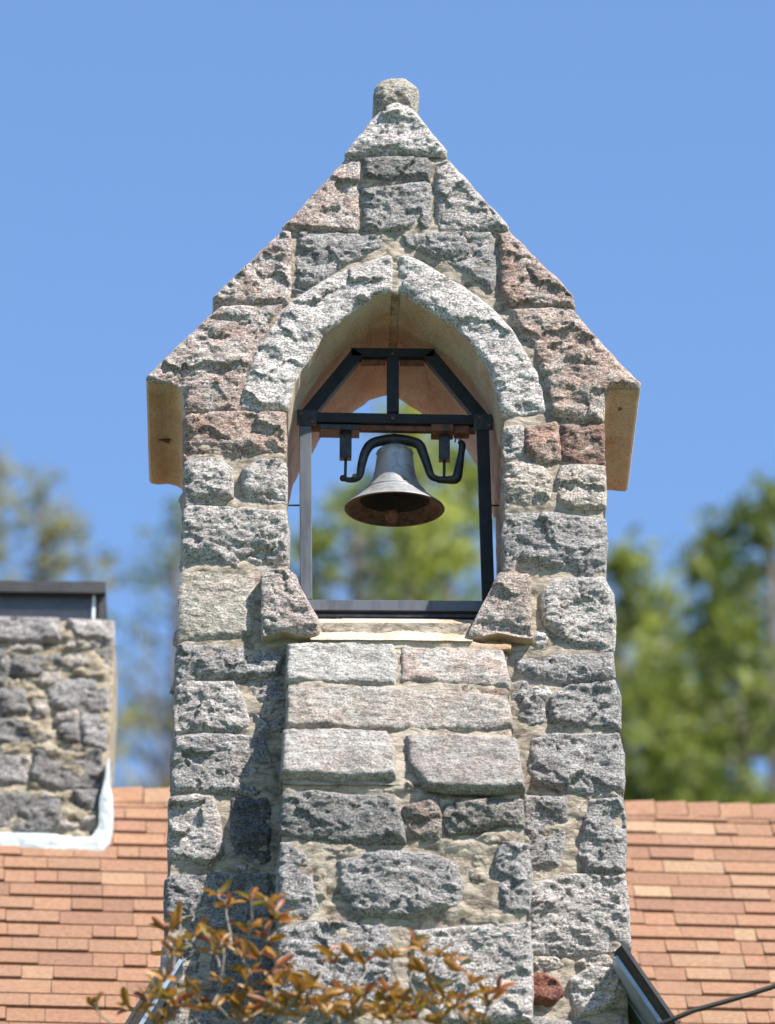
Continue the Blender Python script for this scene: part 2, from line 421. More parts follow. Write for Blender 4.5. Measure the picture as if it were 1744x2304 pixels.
# ------------------------------------------------------------------ bell tower
tower = empty('bell_tower', (0, D/2, 0), 'rough granite bell tower with pointed gable top and arched opening', 'bell tower')
FP = Plane((0, 0, 0))
intr_l = [(884, 655), (838, 668), (777, 711), (726, 754), (698, 801), (676, 833), (662, 862), (653, 894), (646, 922)]
intr_r = [(896, 654), (968, 700), (1018, 729), (1058, 765), (1083, 801), (1104, 837), (1117, 872), (1124, 905), (1130, 938)]
hole = [(890, 648), (838, 662), (777, 704), (722, 748), (692, 797), (670, 830), (656, 860), (648, 894), (644, 922), (645, 1100), (648, 1265), (660, 1400), (722, 1400), (1060, 1402), (1128, 1400), (1138, 1280), (1136, 1100), (1134, 940), (1128, 905), (1121, 870), (1108, 833), (1087, 797), (1062, 760), (1022, 724), (968, 694), (890, 648)][:-1]
sil = [(777, 357), (1006, 357), (1142, 514), (1288, 672), (1286, 690), (1360, 790), (1358, 950), (1358, 1140), (1360, 1300), (1372, 1345), (1374, 1460), (1377, 1530),
       (1387, 1580), (1388, 1650), (1396, 1720), (1398, 1800), (1402, 1960), (1406, 2060), (1410, 2140), (1414, 2350), (1420, 2700), (360, 2700), (372, 2300), (376, 2200),
       (381, 2000), (389, 1850), (394, 1750), (398, 1650), (402, 1560), (405, 1470), (408, 1350), (411, 1285), (416, 1220), (419, 1140), (421, 950), (421, 790), (486, 690), (486, 672), (640, 514)]
slab('mortar', FP, sil, tower, [MORT, MORT], h0=-.002, bulge=0.004, rough=.7, kind_relief='mortar', step=.0075, ext=D, wob=.002, rnd=.0, holes=[hole], seed=11, chaikin=0, kind='stuff')
def st(poly, c='lg', pl=FP, **k):
    k.setdefault('color', TC[c]); k.setdefault('ext', .42); gpx = k.pop('grow', (11.0 if poly[0][1] > 1300 else 6.5) if k['ext'] < .9 else 3.5)
    if gpx:
        P = np.array(poly, float); A = P-np.roll(P, 1, 0); B = np.roll(P, -1, 0)-P
        nn = A/np.linalg.norm(A, axis=1)[:, None]+B/np.linalg.norm(B, axis=1)[:, None]; nn = np.stack([nn[:, 1], -nn[:, 0]], 1); nn /= np.linalg.norm(nn, axis=1)[:, None]+1e-9
        ar = (P[:, 0]*np.roll(P[:, 1], -1)-np.roll(P[:, 0], -1)*P[:, 1]).sum()
        poly = (P+nn*gpx*(1 if ar > 0 else -1)).tolist()
    return slab('stone', pl, poly, tower, k.pop('m', [GRAN, GRAN]), **k)
# gable
st([(776, 366), (805, 360), (810, 368), (808, 440), (803, 520), (700, 519), (640, 519), (636, 512)], 'p', bulge=.03, ext=D, m=[GRAN, SAWN], rough=.9)
st([(818, 360), (890, 357), (960, 358), (968, 372), (965, 407), (940, 404), (880, 412), (820, 407)], 'd', bulge=.045, under=1.2)
st([(815, 425), (880, 424), (960, 413), (966, 420), (967, 500), (960, 514), (880, 519), (820, 518)], 'g', bulge=.035)
st([(983, 372), (1006, 362), (1050, 410), (1142, 510), (1143, 520), (990, 520), (985, 500)], 'lg', bulge=.03, ext=D, m=[GRAN, SAWN])
st([(638, 522), (655, 524), (657, 560), (653, 640), (645, 682), (560, 686), (482, 689), (481, 672), (560, 595)], 'p', bulge=.035, ext=D, m=[GRAN, SAWN])
st([(672, 525), (740, 528), (858, 535), (862, 550), (815, 574), (760, 600), (712, 640), (672, 647), (670, 600)], 'g', bulge=.03)
st([(657, 654), (674, 650), (694, 654), (672, 668)], 'd', bulge=.01, step=.004)
st([(904, 531), (1000, 528), (1106, 525), (1110, 560), (1113, 640), (1106, 655), (1075, 628), (1020, 592), (960, 570), (918, 555)], 'g', bulge=.028)
st([(1122, 527), (1146, 524), (1200, 580), (1290, 668), (1292, 692), (1140, 690), (1128, 665)], 'b', bulge=.035, ext=D, m=[GRAN, SAWN], color=(1.0, .87, .80, .9))
st([(497, 691), (560, 690), (638, 687), (614, 722), (590, 760), (570, 800), (553, 850), (541, 900), (535, 926), (505, 930), (425, 930), (417, 922), (417, 890), (410, 872), (395, 862), (370, 857), (352, 860), (333, 857), (333, 849), (400, 785), (487, 700)],
   'p', bulge=.034, ext=D, m=[GRAN, SAWN], chaikin=1, rnd=.008)
st([(1147, 698), (1280, 694), (1292, 705), (1375, 800), (1441, 866), (1439, 878), (1400, 873), (1380, 875), (1366, 885), (1361, 905), (1359, 950), (1290, 947), (1243, 932), (1235, 890), (1218, 830), (1190, 765), (1160, 722)],
   'p', bulge=.034, ext=D, m=[GRAN, SAWN], chaikin=1, rnd=.008, color=(1.15, 1.04, .96, .8))
# pointed arch: two long voussoirs through the wall
ext_l = [(540, 921), (546, 890), (553, 855), (565, 820), (582, 782), (603, 752), (624, 718), (655, 684), (700, 652), (750, 622), (809, 599), (872, 576)]
st(intr_l+[(590, 924)]+ext_l+[(880, 580)], 'w', rough=.75, bulge=.032, ext=D, m=[GRAN, SAWN], chaikin=1, rnd=.006)
ext_r = [(906, 577), (940, 586), (986, 613), (1029, 641), (1072, 668), (1113, 704), (1150, 743), (1180, 790), (1206, 844), (1220, 887), (1228, 925)]
st([(898, 580)]+ext_r+[(1180, 932)]+list(reversed(intr_r)), 'w', rough=.75, bulge=.032, ext=D, m=[GRAN, SAWN], chaikin=1, rnd=.006)
# joint between the two voussoirs, through the wall
st([(872, 560), (912, 560), (906, 600), (899, 640), (898, 662), (884, 662), (884, 640), (878, 600)], 'be', bulge=.012, ext=D, m=[MORT, MORT], kind_relief='mortar', h0=.004, label='mortar joint at the tip of the arch').name = 'mortar_joint'
# left pier
E3 = .48
st([(417, 945), (430, 934), (530, 929), (638, 931), (641, 1000), (640, 1022), (600, 1010), (540, 1022), (470, 1014), (425, 1030), (417, 1015)], 'b', bulge=.035, under=1, ext=E3, color=(1.08, .94, .85, .9))
st([(419, 1042), (450, 1035), (495, 1035), (520, 1060), (521, 1120), (480, 1126), (420, 1137), (417, 1080)], 'lg', bulge=.045, under=.8, ext=E3)
st([(548, 1062), (580, 1040), (633, 1038), (642, 1050), (644, 1128), (600, 1128), (560, 1124), (545, 1100)], 'lg', bulge=.04, under=.3, ext=E3)
st([(416, 1150), (425, 1143), (560, 1148), (642, 1154), (645, 1200), (645, 1268), (590, 1274), (500, 1280), (414, 1280), (412, 1220)], 'lg', bulge=.035, under=1, ext=E3)
st([(411, 1292), (480, 1288), (567, 1294), (572, 1330), (562, 1430), (480, 1437), (405, 1441), (406, 1350)], 'be', kind_relief='flat', bulge=.018, m=[GRANF, GRANF], ext=E3)
st([(405, 1455), (450, 1460), (520, 1466), (615, 1476), (632, 1485), (618, 1513), (560, 1520), (480, 1516), (404, 1528), (402, 1490)], 'g', bulge=.03, ext=E3)
st([(402, 1552), (420, 1545), (520, 1540), (533, 1560), (548, 1600), (556, 1632), (520, 1643), (400, 1640), (399, 1600)], 'lg', bulge=.03, ext=E3)
st([(580, 1545), (600, 1530), (630, 1540), (632, 1645), (588, 1648), (580, 1600)], 'g', bulge=.012, ext=E3)
st([(396, 1665), (480, 1658), (555, 1663), (588, 1668), (600, 1710), (598, 1750), (575, 1785), (520, 1778), (440, 1775), (393, 1780), (392, 1720)], 'g', bulge=.03, ext=E3)
st([(389, 1800), (440, 1795), (475, 1800), (485, 1840), (490, 1880), (500, 1920), (470, 1942), (430, 1935), (387, 1925), (387, 1860)], 'lg', bulge=.03, ext=E3)
st([(528, 1802), (597, 1800), (602, 1860), (600, 1930), (572, 1945), (540, 1935), (526, 1870)], 'k', bulge=.02, ext=E3)
st([(378, 1985), (392, 1978), (500, 1978), (600, 1972), (608, 2010), (605, 2080), (590, 2098), (480, 2092), (381, 2068), (378, 2020)], 'd', bulge=.03, ext=E3, color=(.7, .72, .75, .1))
st([(382, 2115), (420, 2110), (440, 2150), (435, 2220), (400, 2215), (380, 2170)], 'd', bulge=.03, ext=E3)
st([(485, 2130), (560, 2120), (600, 2130), (610, 2200), (560, 2290), (500, 2285), (480, 2200)], 'd', bulge=.03, ext=E3)
st([(375, 2250), (470, 2240), (470, 2350), (370, 2360)], 'g', bulge=.03, ext=E3, step=.01)
st([(500, 2310), (610, 2300), (610, 2400), (500, 2400)], 'g', bulge=.03, ext=E3, step=.01)
# right pier
st([(1137, 962), (1172, 958), (1180, 1015), (1180, 1028), (1140, 1034), (1135, 1000)], 'lg', bulge=.025, ext=E3)
st([(1184, 965), (1250, 953), (1258, 1000), (1262, 1035), (1235, 1048), (1190, 1035), (1183, 1000)], 'b', bulge=.035, ext=E3)
st([(1264, 960), (1355, 957), (1359, 1045), (1300, 1044), (1268, 1035), (1260, 1000)], 'db', bulge=.035, ext=E3, under=.5)
st([(1140, 1047), (1180, 1042), (1225, 1054), (1240, 1080), (1235, 1120), (1195, 1148), (1140, 1138), (1137, 1080)], 'be', bulge=.04, under=.8, ext=E3)
st([(1262, 1052), (1300, 1050), (1358, 1052), (1361, 1140), (1290, 1146), (1260, 1130), (1254, 1080)], 'be', bulge=.04, ext=E3)
st([(1140, 1160), (1250, 1160), (1358, 1170), (1363, 1230), (1359, 1302), (1290, 1298), (1180, 1285), (1138, 1280), (1136, 1200)], 'g', bulge=.04, under=.9, ext=E3)
st([(1222, 1340), (1250, 1313), (1355, 1308), (1370, 1340), (1376, 1400), (1375, 1460), (1320, 1465), (1280, 1440), (1228, 1400)], 'lg', bulge=.042, under=.7, ext=E3)
st([(1165, 1492), (1250, 1482), (1373, 1472), (1377, 1520), (1300, 1530), (1200, 1525), (1160, 1510)], 'g', bulge=.03, ext=E3)
st([(1150, 1545), (1180, 1540), (1215, 1580), (1222, 1622), (1195, 1630), (1165, 1600)], 'g', bulge=.025, ext=E3)
st([(1245, 1572), (1290, 1548), (1378, 1538), (1388, 1570), (1389, 1635), (1300, 1632), (1245, 1625)], 'g', bulge=.035, ext=E3)
st([(1203, 1670), (1240, 1660), (1385, 1657), (1396, 1700), (1397, 1775), (1320, 1780), (1240, 1770), (1210, 1760), (1198, 1720)], 'g', bulge=.035, ext=E3)
st([(1182, 1795), (1270, 1800), (1268, 1850), (1262, 1900), (1252, 1942), (1200, 1945), (1185, 1900)], 'g', bulge=.03, ext=E3)
st([(1330, 1807), (1398, 1803), (1402, 1900), (1400, 1960), (1320, 1962), (1305, 1920), (1320, 1860)], 'g', bulge=.035, ext=E3)
st([(1192, 1995), (1280, 1977), (1400, 1972), (1406, 2050), (1410, 2128), (1350, 2138), (1250, 2143), (1195, 2140)], 'lg', bulge=.035, ext=E3)
st([(1190, 2212), (1215, 2198), (1250, 2210), (1262, 2235), (1240, 2255), (1195, 2252)], 'r', bulge=.04, ext=E3)
st([(1285, 2210), (1330, 2185), (1390, 2190), (1402, 2230), (1360, 2265), (1300, 2290)], 'w', bulge=.05, ext=E3, rough=1.2)
st([(1195, 2290), (1290, 2310), (1400, 2290), (1400, 2400), (1195, 2400)], 'g', bulge=.03, ext=E3, step=.01)
# small stones pressed in the mortar
for cx, cy, w, h, c in ((1250, 1640, 26, 12, 'be'), (1215, 1560, 40, 14, 'w'), (1360, 1792, 50, 9, 'be'), (1222, 1965, 40, 16, 'be'), (520, 1955, 60, 8, 'be'), (600, 1600, 16, 20, 'be'), (1230, 2168, 60, 12, 'be'), (1340, 2165, 70, 14, 'be'), (1215, 1440, 26, 22, 'w')):
    if c: st([(cx-w/2, cy+2), (cx-w/4, cy-h/2), (cx+w/3, cy-h/2-2), (cx+w/2, cy), (cx+w/4, cy+h/2), (cx-w/3, cy+h/2)], c, bulge=.018, step=.0045, ext=.1)
# stones on the two outer flanks, behind the corner stones
rf = random.Random(3)
edgeL = [(421, 960), (419, 1140), (411, 1285), (405, 1470), (398, 1650), (389, 1850), (378, 2100), (372, 2340)]
edgeR = [(1358, 960), (1358, 1140), (1360, 1300), (1374, 1460), (1388, 1650), (1398, 1800), (1408, 2100), (1413, 2340)]
for E_, sd in ((edgeL, -1), (edgeR, 1)):
    Z = [float(at(x, y, 0)[2]) for x, y in E_]; X_ = [float(at(x, y, 0)[0]) for x, y in E_]
    z1 = Z[0]
    while z1 > Z[-1]+.1:
        h_ = rf.uniform(.14, .27); z0 = max(z1-h_, Z[-1]); xm = min(np.interp(z0, Z[::-1], X_[::-1])*sd, np.interp(z1, Z[::-1], X_[::-1])*sd)*sd
        pf = Plane((xm, 0, 0), (0, 0, 1), (0, sd, 0))
        ys = [.47, rf.uniform(.66, .80), .99]
        for ya, yb in zip(ys[:-1], ys[1:]):
            a_, b_ = sorted((ya*sd, yb*sd))
            slab('stone', pf, [(a_+.012, z0+.012), (b_-.012, z0+.014), (b_-.01, z1-.012), (a_+.014, z1-.01)], tower, [GRAN, GRAN], h0=-.012, bulge=.04, step=.013, ext=0.0, color=TC[rf.choice(['g', 'lg', 'lg', 'p', 'be'])], uvin=True)
        z1 = z0
# cap stone and finial roll
slab('cap_stone', Plane((0, 0, 0)), [(777, 362), (774, 346), (800, 315), (843, 264), (872, 237), (893, 231), (917, 238), (942, 260), (975, 303), (1008, 343), (1007, 358), (985, 353), (893, 352), (812, 357)], tower, [GRAN, SAWN],
     bulge=.04, ext=D, color=TC['w'], chaikin=1, rnd=.006, seed=77)
slab('finial', Plane((0, .03, 0)), [(843, 270), (841, 206), (849, 188), (866, 178), (893, 174), (918, 178), (934, 189), (942, 206), (941, 266), (893, 250)], tower, [GRAN, GRAN],
     bulge=.07, er=.05, ext=D-.06, color=(1.0, 1.0, .90, .2), chaikin=1, rnd=.02, seed=78)
# kneelers at the foot of the opening
KP = Plane((0, -.07, 0))
slab('kneeler_stone', KP, [(588, 1284), (600, 1279), (645, 1277), (665, 1292), (690, 1345), (722, 1405), (722, 1424), (700, 1430), (640, 1422), (588, 1432)], tower, [GRAN, SAWN], bulge=.022, ext=.5, color=(1.15, 1.08, 1.04, .35), seed=81, rough=.8)
slab('kneeler_stone', KP, [(1124, 1288), (1190, 1290), (1196, 1300), (1197, 1436), (1168, 1434), (1120, 1424), (1052, 1436), (1062, 1405), (1084, 1362), (1112, 1308)], tower, [GRAN, SAWN], bulge=.022, ext=.5, color=(1.12, 1.04, .98, .5), seed=82, rough=.8, under=.6)
# sloping sill
a = at(722, 1437, -.065); b = at(722, 1394, .20)
SP = Plane(a, (0, b[1]-a[1], b[2]-a[2]))
slab('sill_slope', SP, [(700, 1440), (890, 1441), (1062, 1443), (1085, 1396), (890, 1394), (700, 1394)], tower, [SILLM, SILLM], kind_relief='flat', bulge=.006, ext=.05, seed=83, rnd=.0, chaikin=0, h0=.002)
slab('sill_front', Plane((0, -.065, 0)), [(712, 1437), (890, 1438), (1062, 1444), (1080, 1448), (1150, 1452), (1150, 1462), (890, 1458), (712, 1452)], tower, [SILLM, SILLM], kind_relief='flat', bulge=.006, ext=.3, seed=84, chaikin=1, rnd=.004)
zt = b[2]-.004; xl, xr = at(640, 1394, 0)[0], at(1140, 1394, 0)[0]
MB().box((xl, .19, zt-.6), (xr, D-.01, zt)).build('sill_bed', MORT, tower)
MB().hexa([(xl, -.04, a[2]-.25), (xr, -.04, a[2]-.25), (xr, .19, a[2]-.25), (xl, .19, a[2]-.25), (xl, -.04, a[2]-.05), (xr, -.04, a[2]-.05), (xr, .19, b[2]-.03), (xl, .19, b[2]-.03)]).build('sill_bed', MORT, tower)
# stepped buttress
b0 = at(888, 1460, -.04); b1 = at(888, 1772, -.32)
BP = Plane(b0, (0, b0[1]-b1[1], b0[2]-b1[2]))
LP = Plane((0, -.32, 0))
slab('buttress_mortar', BP, [(652, 1455), (1126, 1468), (1140, 1560), (1150, 1640), (1172, 1772), (637, 1770), (646, 1600)], tower, [MORT, MORT], kind_relief='mortar', h0=.014, bulge=0.006, ext=.3, rough=.7, seed=91, rnd=0, chaikin=0, step=.008, kind='stuff', color=(1, 1, 1, 1))
slab('buttress_mortar', LP, [(638, 1766), (1172, 1768), (1178, 1860), (1186, 2050), (1189, 2300), (1196, 2700), (610, 2700), (625, 2200), (630, 1990)], tower, [MORT, MORT], kind_relief='mortar', h0=.0, bulge=0.006, ext=.30, rough=.9, seed=92, rnd=0, chaikin=0, step=.0085, kind='stuff')
fl = dict(m=[GRANF, GRANF], kind_relief='flat', pl=BP, ext=.12, rnd=.003, er=.006, chaikin=1, grow=8., rough=1.3, wob=.002)
st([(650, 1464), (780, 1463), (884, 1464), (888, 1500), (884, 1540), (760, 1540), (648, 1538)], 'lg', bulge=.028, h0=.01, **fl)
st([(906, 1468), (1020, 1472), (1128, 1478), (1142, 1540), (1141, 1548), (1030, 1541), (906, 1537)], 'p', bulge=.028, h0=.01, **fl)
st([(866, 1545), (960, 1546), (1140, 1558), (1137, 1574), (1000, 1566), (866, 1557)], 'db', bulge=.018, color=(.62, .5, .42, .6), **fl)
st([(690, 1548), (740, 1544), (770, 1555), (740, 1560), (692, 1560)], 'db', bulge=.016, color=(.7, .58, .5, .6), **fl)
st([(650, 1563), (780, 1562), (900, 1565), (1138, 1580), (1151, 1640), (1060, 1645), (1000, 1645), (880, 1644), (740, 1641), (647, 1640)], 'lg', bulge=.034, h0=.008, color=(1.05, 1.0, .95, .5), **fl)
st([(640, 1662), (760, 1664), (870, 1667), (882, 1700), (888, 1756), (760, 1758), (636, 1754)], 'lg', bulge=.045, h0=.015, color=(1.1, 1.06, 1.04, .4), **fl)
st([(916, 1674), (1040, 1676), (1160, 1682), (1176, 1780), (1100, 1786), (1000, 1782), (962, 1778), (926, 1740)], 'p', bulge=.045, h0=.015, color=(.9, .87, .86, .5), **fl)
lk = dict(pl=LP, ext=.3)
st([(638, 1796), (700, 1790), (800, 1800), (880, 1802), (900, 1850), (908, 1895), (860, 1895), (760, 1888), (680, 1882), (635, 1872)], 'd', bulge=.05, **lk)
st([(915, 1822), (980, 1797), (990, 1850), (985, 1885), (940, 1880), (908, 1845)], 'db', bulge=.04, color=(.8, .72, .66, .5), **lk)
st([(1006, 1817), (1100, 1806), (1172, 1806), (1176, 1858), (1130, 1850), (1060, 1870), (1010, 1875), (1000, 1850)], 'd', bulge=.045, color=(.66, .64, .6, .2), **lk)
st([(636, 1902), (662, 1905), (688, 1940), (692, 1980), (708, 2040), (690, 2058), (632, 2078), (629, 1990)], 'd', bulge=.035, color=(.85, .86, .88, .1), **lk)
st([(765, 1945), (850, 1922), (960, 1930), (1020, 1945), (1035, 1990), (1028, 2030), (990, 2048), (900, 2062), (800, 2052), (772, 2000)], 'g', bulge=.05, **lk)
st([(1125, 1902), (1184, 1905), (1188, 1980), (1186, 2050), (1142, 2050), (1130, 1990), (1118, 1940)], 'g', bulge=.035, **lk)
st([(629, 2096), (700, 2085), (800, 2085), (868, 2092), (880, 2150), (870, 2240), (740, 2290), (627, 2280)], 'g', bulge=.045, **lk)
st([(935, 2102), (1040, 2094), (1187, 2082), (1190, 2200), (1191, 2300), (1000, 2300), (930, 2200)], 'lg', bulge=.045, **lk)
st([(625, 2320), (740, 2320), (900, 2320), (900, 2440), (625, 2440)], 'g', bulge=.04, step=.012, **lk)
for cx, cy, w, h in ((760, 1912, 90, 14), (1110, 1888, 70, 12), (900, 1775, 60, 10), (1085, 2070, 120, 9), (720, 1990, 24, 50), (1080, 1960, 26, 60), (905, 2120, 20, 30)):
    st([(cx-w/2, cy+2), (cx-w/4, cy-h/2), (cx+w/3, cy-h/2-2), (cx+w/2, cy), (cx+w/4, cy+h/2), (cx-w/3, cy+h/2)], 'be', m=[MORT, MORT], bulge=.02, step=.005, pl=LP, ext=.1)
# drill hole in the right eave, iron spike in the left eave
q = at(1388, 918, .25)
eave = at(1388, 873, 0)[2]
def on_soffit(px, py, z):       # point at height z seen at px, py
    d = ray(px, py); return CAM+d*((z-CAM[2])/d[2])
q = on_soffit(1389, 917, eave-.002)
MB().tube([tuple(q+np.array([0, 0, .004])), tuple(q+np.array([0, 0, -.006]))], [.024, .021], 20).build('drill_hole', simple('hole_dark', (.12, .09, .06), .9, bmp=0), tower)
q = on_soffit(366, 984, at(366, 858, 0)[2])
MB().tube([tuple(q+np.array([-.03, 0, -.004])), tuple(q+np.array([.012, 0, -.016])), tuple(q+np.array([.03, .0, -.018]))], [.005, .007, .012], 8).build('iron_spike', RUST, tower)

# ------------------------------------------------------------------ bell frame
YF = .30; TD = .05
frame = empty('bell_stand', tuple(at(888, 1392, YF)), 'dark square steel stand with sloping braces set in the arch around the bell', 'bell stand')
def bar(name, p, q, w, m=SHADED_STEEL, y=YF, d=TD, par=frame):
    s = F/np.linalg.norm(at(*p, y)-CAM)
    o = MB().bar(tuple(at(*p, y)), tuple(at(*q, y)), w/s, d).build(name, m, par); return bevel(o, .003)
bar('post', (687, 938), (689, 1354), 27, STEEL)
bar('post', (1085, 940), (1099, 1356), 28)
bar('base_rail', (674, 1366), (1113, 1369), 26, STEEL)
bar('base_rail', (674, 1389), (1110, 1391), 10, BLACK, y=YF+.01)  # black strip added as the shadow under the base rail
bar('base_plate', (768, 1399), (1020, 1401), 9, PLATEM, y=YF-.05, d=.04)
bar('top_rail', (790, 797), (978, 799), 21)
bar('brace', (806, 796), (684, 944), 29)
bar('brace', (964, 798), (1090, 950), 29)
bar('centre_post', (884, 806), (884, 932), 27)
bar('cross_rail', (674, 943), (1099, 950), 24)
bar('rust_rail', (700, 963), (1070, 969), 13, RUST, y=YF+.01, d=.03)
bar('rust_rail', (812, 816), (868, 816), 12, RUST, y=YF+.01, d=.02)
bar('rust_rail', (900, 817), (955, 817), 12, RUST, y=YF+.01, d=.02)
bar('bearing_pad', (719, 969), (809, 971), 13, BLACK, y=YF+.02, d=.09)
bar('bearing_pad', (970, 972), (1020, 972), 17, RUST, y=YF+.02, d=.09)
bar('bearing_pad', (1021, 971), (1056, 972), 20, RUST, y=YF+.02, d=.06)
for x0, y0, y1, nm in ((778, 962, 1033, 0), (1000, 970, 1037, 1)):
    o = bar('hanger', (x0, y0), (x0-.5, y1), 27 if not nm else 25, BLACK, y=YF+.03, d=.04)
    MB().tube([tuple(at(x0, y1-4, YF+.04)), tuple(at(x0-1, y1+45, YF+.04))], .006, 8).build('hanger_bolt', BLACK, frame)
for (p, q) in (((644, 1137), (674, 1137)), ((1099, 1137), (1128, 1138))):
    MB().tube([tuple(at(*p, YF)), tuple(at(*q, YF))], .004, 8).build('anchor_bolt', BLACK, frame)
# weld ears on the corners
for x, y in ((690, 940), (1088, 950)):
    c = at(x, y, YF-.028); MB().box(tuple(c-np.array([.04, .003, .035])), tuple(c+np.array([.04, .003, .035]))).build('gusset', BLACK, frame)

for x, y in ((677, 931), (703, 949), (1078, 941), (1101, 958), (884, 797), (884, 942), (687, 1366), (1096, 1368)):
    c = at(x, y, YF-.030); MB().tube([tuple(c+np.array([0, .006, 0])), tuple(c-np.array([0, .006, 0]))], .0075, 6).build('bolt_head', RUST, frame)
for x, z_ in ((884, 806), (884, 932)):
    pass
# ------------------------------------------------------------------ bell with its yoke
YB = YF+.05
rim = at(888, 1142, YB); sb = F/np.linalg.norm(rim-CAM)
crown = at(888, 1013, YB)
Hh = crown[2]-rim[2]; R = 113/sb
bell = empty('bell', tuple(crown), 'silver cast bell with rusty lip hanging from a black yoke inside the arch', 'bell')
tilt = Matrix.Rotation(rad(3.5), 3, 'X')
def tl(mb):
    c = Vector(crown)
    mb.v = [tuple(c+tilt @ (Vector(p)-c)) for p in mb.v]; return mb
op = [(0.0, 1.07), (.14, 1.065), (.26, 1.04), (.32, 1.0), (.345, .95), (.355, .93), (.36, .90), (.385, .75), (.41, .62), (.45, .50), (.52, .38), (.62, .27), (.72, .19)]
lip = [(.72, .19), (.85, .10), (.93, .055), (.985, .018), (1.0, 0.0)]
lip2 = [(1.0, 0.0), (.985, -.012), (.95, -.008), (.90, .04), (.80, .085), (.70, .15)]
inn = [(.70, .15), (.68, .17), (.57, .27), (.47, .39), (.40, .52), (.34, .75), (.29, .93), (0.0, .98)]
bc = (rim[0], rim[1], rim[2])
def lt(pr): return tl(MB().lathe([(r*R, z*Hh) for r, z in pr], bc, 72))
o = lt(op).build('bell_body', BELLM, bell, smooth=True)
lt(lip).build('bell_lip', [BELLM], bell, smooth=True)
lt(lip2).build('inner_lip', [BELLR], bell, smooth=True)
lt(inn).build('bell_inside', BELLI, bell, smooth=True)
for zz, rr in ((.93, .357), (.97, .338), (.30, .588)):
    tl(MB().lathe([(rr*R, zz*Hh-.004), (rr*R+.0045, zz*Hh), (rr*R, zz*Hh+.004)], bc, 72)).build('moulding', BELLM, bell, smooth=True)
MB().tube([tuple(crown+np.array([0, 0, .0])), tuple(rim+np.array([0, .01, .05]))], .008, 8).build('clapper_rod', BELLI, bell)
cl = at(882, 1166, YB); 
import bmesh
def ball(name, c, r, m, par, sq=1.0):
    prof = [(r*math.sin(math.pi*i/12), -r*sq*math.cos(math.pi*i/12)) for i in range(13)]
    return MB().lathe(prof, tuple(c), 20).build(name, m, par, smooth=True)
ball('clapper', cl+np.array([0, .0, .012]), .030, RUST, bell)
def path(pts, y, r, name, m, par, n=10):
    mb = MB(); P = [np.array(at(x, yy, y)) for x, yy in pts]
    # smooth
    Q = []
    for i in range(len(P)-1):
        p0, p1, p2, p3 = P[max(i-1, 0)], P[i], P[i+1], P[min(i+2, len(P)-1)]
        for k in range(4):
            t = k/4; Q.append(.5*((2*p1)+(-p0+p2)*t+(2*p0-5*p1+4*p2-p3)*t*t+(-p0+3*p1-3*p2+p3)*t**3))
    Q.append(P[-1]); rs = r if not hasattr(r, '__len__') else list(np.interp(np.linspace(0, 1, len(Q)), np.linspace(0, 1, len(r)), r))
    return MB().tube([tuple(q) for q in Q], rs, n).build(name, m, par, smooth=True)
path([(773, 1077), (790, 1080), (808, 1072), (814, 1045), (822, 1018), (836, 999), (862, 991), (888, 989), (914, 991), (942, 1000), (952, 1020), (962, 1048), (970, 1070), (985, 1078), (1008, 1079)], YB, [.010, .012, .015, .018, .020, .022, .022, .024, .022, .022, .020, .018, .016, .013, .013], 'yoke', BLACK, bell)
MB().tube([tuple(at(888, 978, YB)), tuple(at(888, 1012, YB))], [.012, .030], 12).build('crown_bolt', BLACK, bell)
path([(984, 1079), (1012, 1080), (1027, 1076), (1033, 1050), (1038, 1020), (1040, 1000), (1032, 993)], YB-.01, [.014, .017, .021, .018, .014, .015, .009], 'pull_arm', BLACK, bell)
path([(1024, 995), (1026, 985), (1030, 980), (1035, 984), (1036, 992)], YB-.02, .003, 'hook', STEEL, bell, 6)
ball('pivot_ball', at(772, 1076, YB), .014, BLACK, bell)
ball('pivot_ball', at(798, 1071, YB-.02), .010, STEEL, bell)
ball('pivot_ball', at(1000, 1079, YB), .013, BLACK, bell)

# ------------------------------------------------------------------ church behind: roof, gable, chimney
rd = rad(2.2); RU = np.array([math.cos(rd), math.sin(rd), 0]); RB = np.array([-math.sin(rd), math.cos(rd), 0])
rp = at(972, 1802, 4.6)          # a point on the ridge
TH = rad(46)
up_sl = RB*math.cos(TH)+np.array([0, 0, math.sin(TH)])
RP = Plane(rp, up_sl, RU)        # front slope of the roof, v = 0 at the ridge
church = empty('church', (float(rp[0]), float(rp[1]), 0), 'church body with orange shingle roof and small front gable behind the bell tower', 'church')
WALLM = granite('church_wall_stone')
def rpt(u, v, h=0): return RP.O+u*RP.U+v*RP.V+h*RP.N
UL, UR, VL = -9.0, 9.0, -5.6
back_sl = -RB*math.cos(TH)*-1
def rb(u, v):   # back slope point, v negative down
    return RP.O+u*RP.U+(-v)*math.cos(TH)*RB+np.array([0, 0, v*math.sin(TH)])
v = []
for u in (UL, UR):
    for p_ in (rpt(u, VL), rpt(u, 0), rb(u, VL), rb(u, VL)-np.array([0, 0, .25]), rpt(u, VL)-np.array([0, 0, .25])): v.append(tuple(p_))
n = 5
f = [(k, (k+1) % n, n+(k+1) % n, n+k) for k in range(n)]+[(4, 3, 2, 1, 0), (5, 6, 7, 8, 9)]
roof = mesh_obj('roof', v, f, DARKROOF, church)
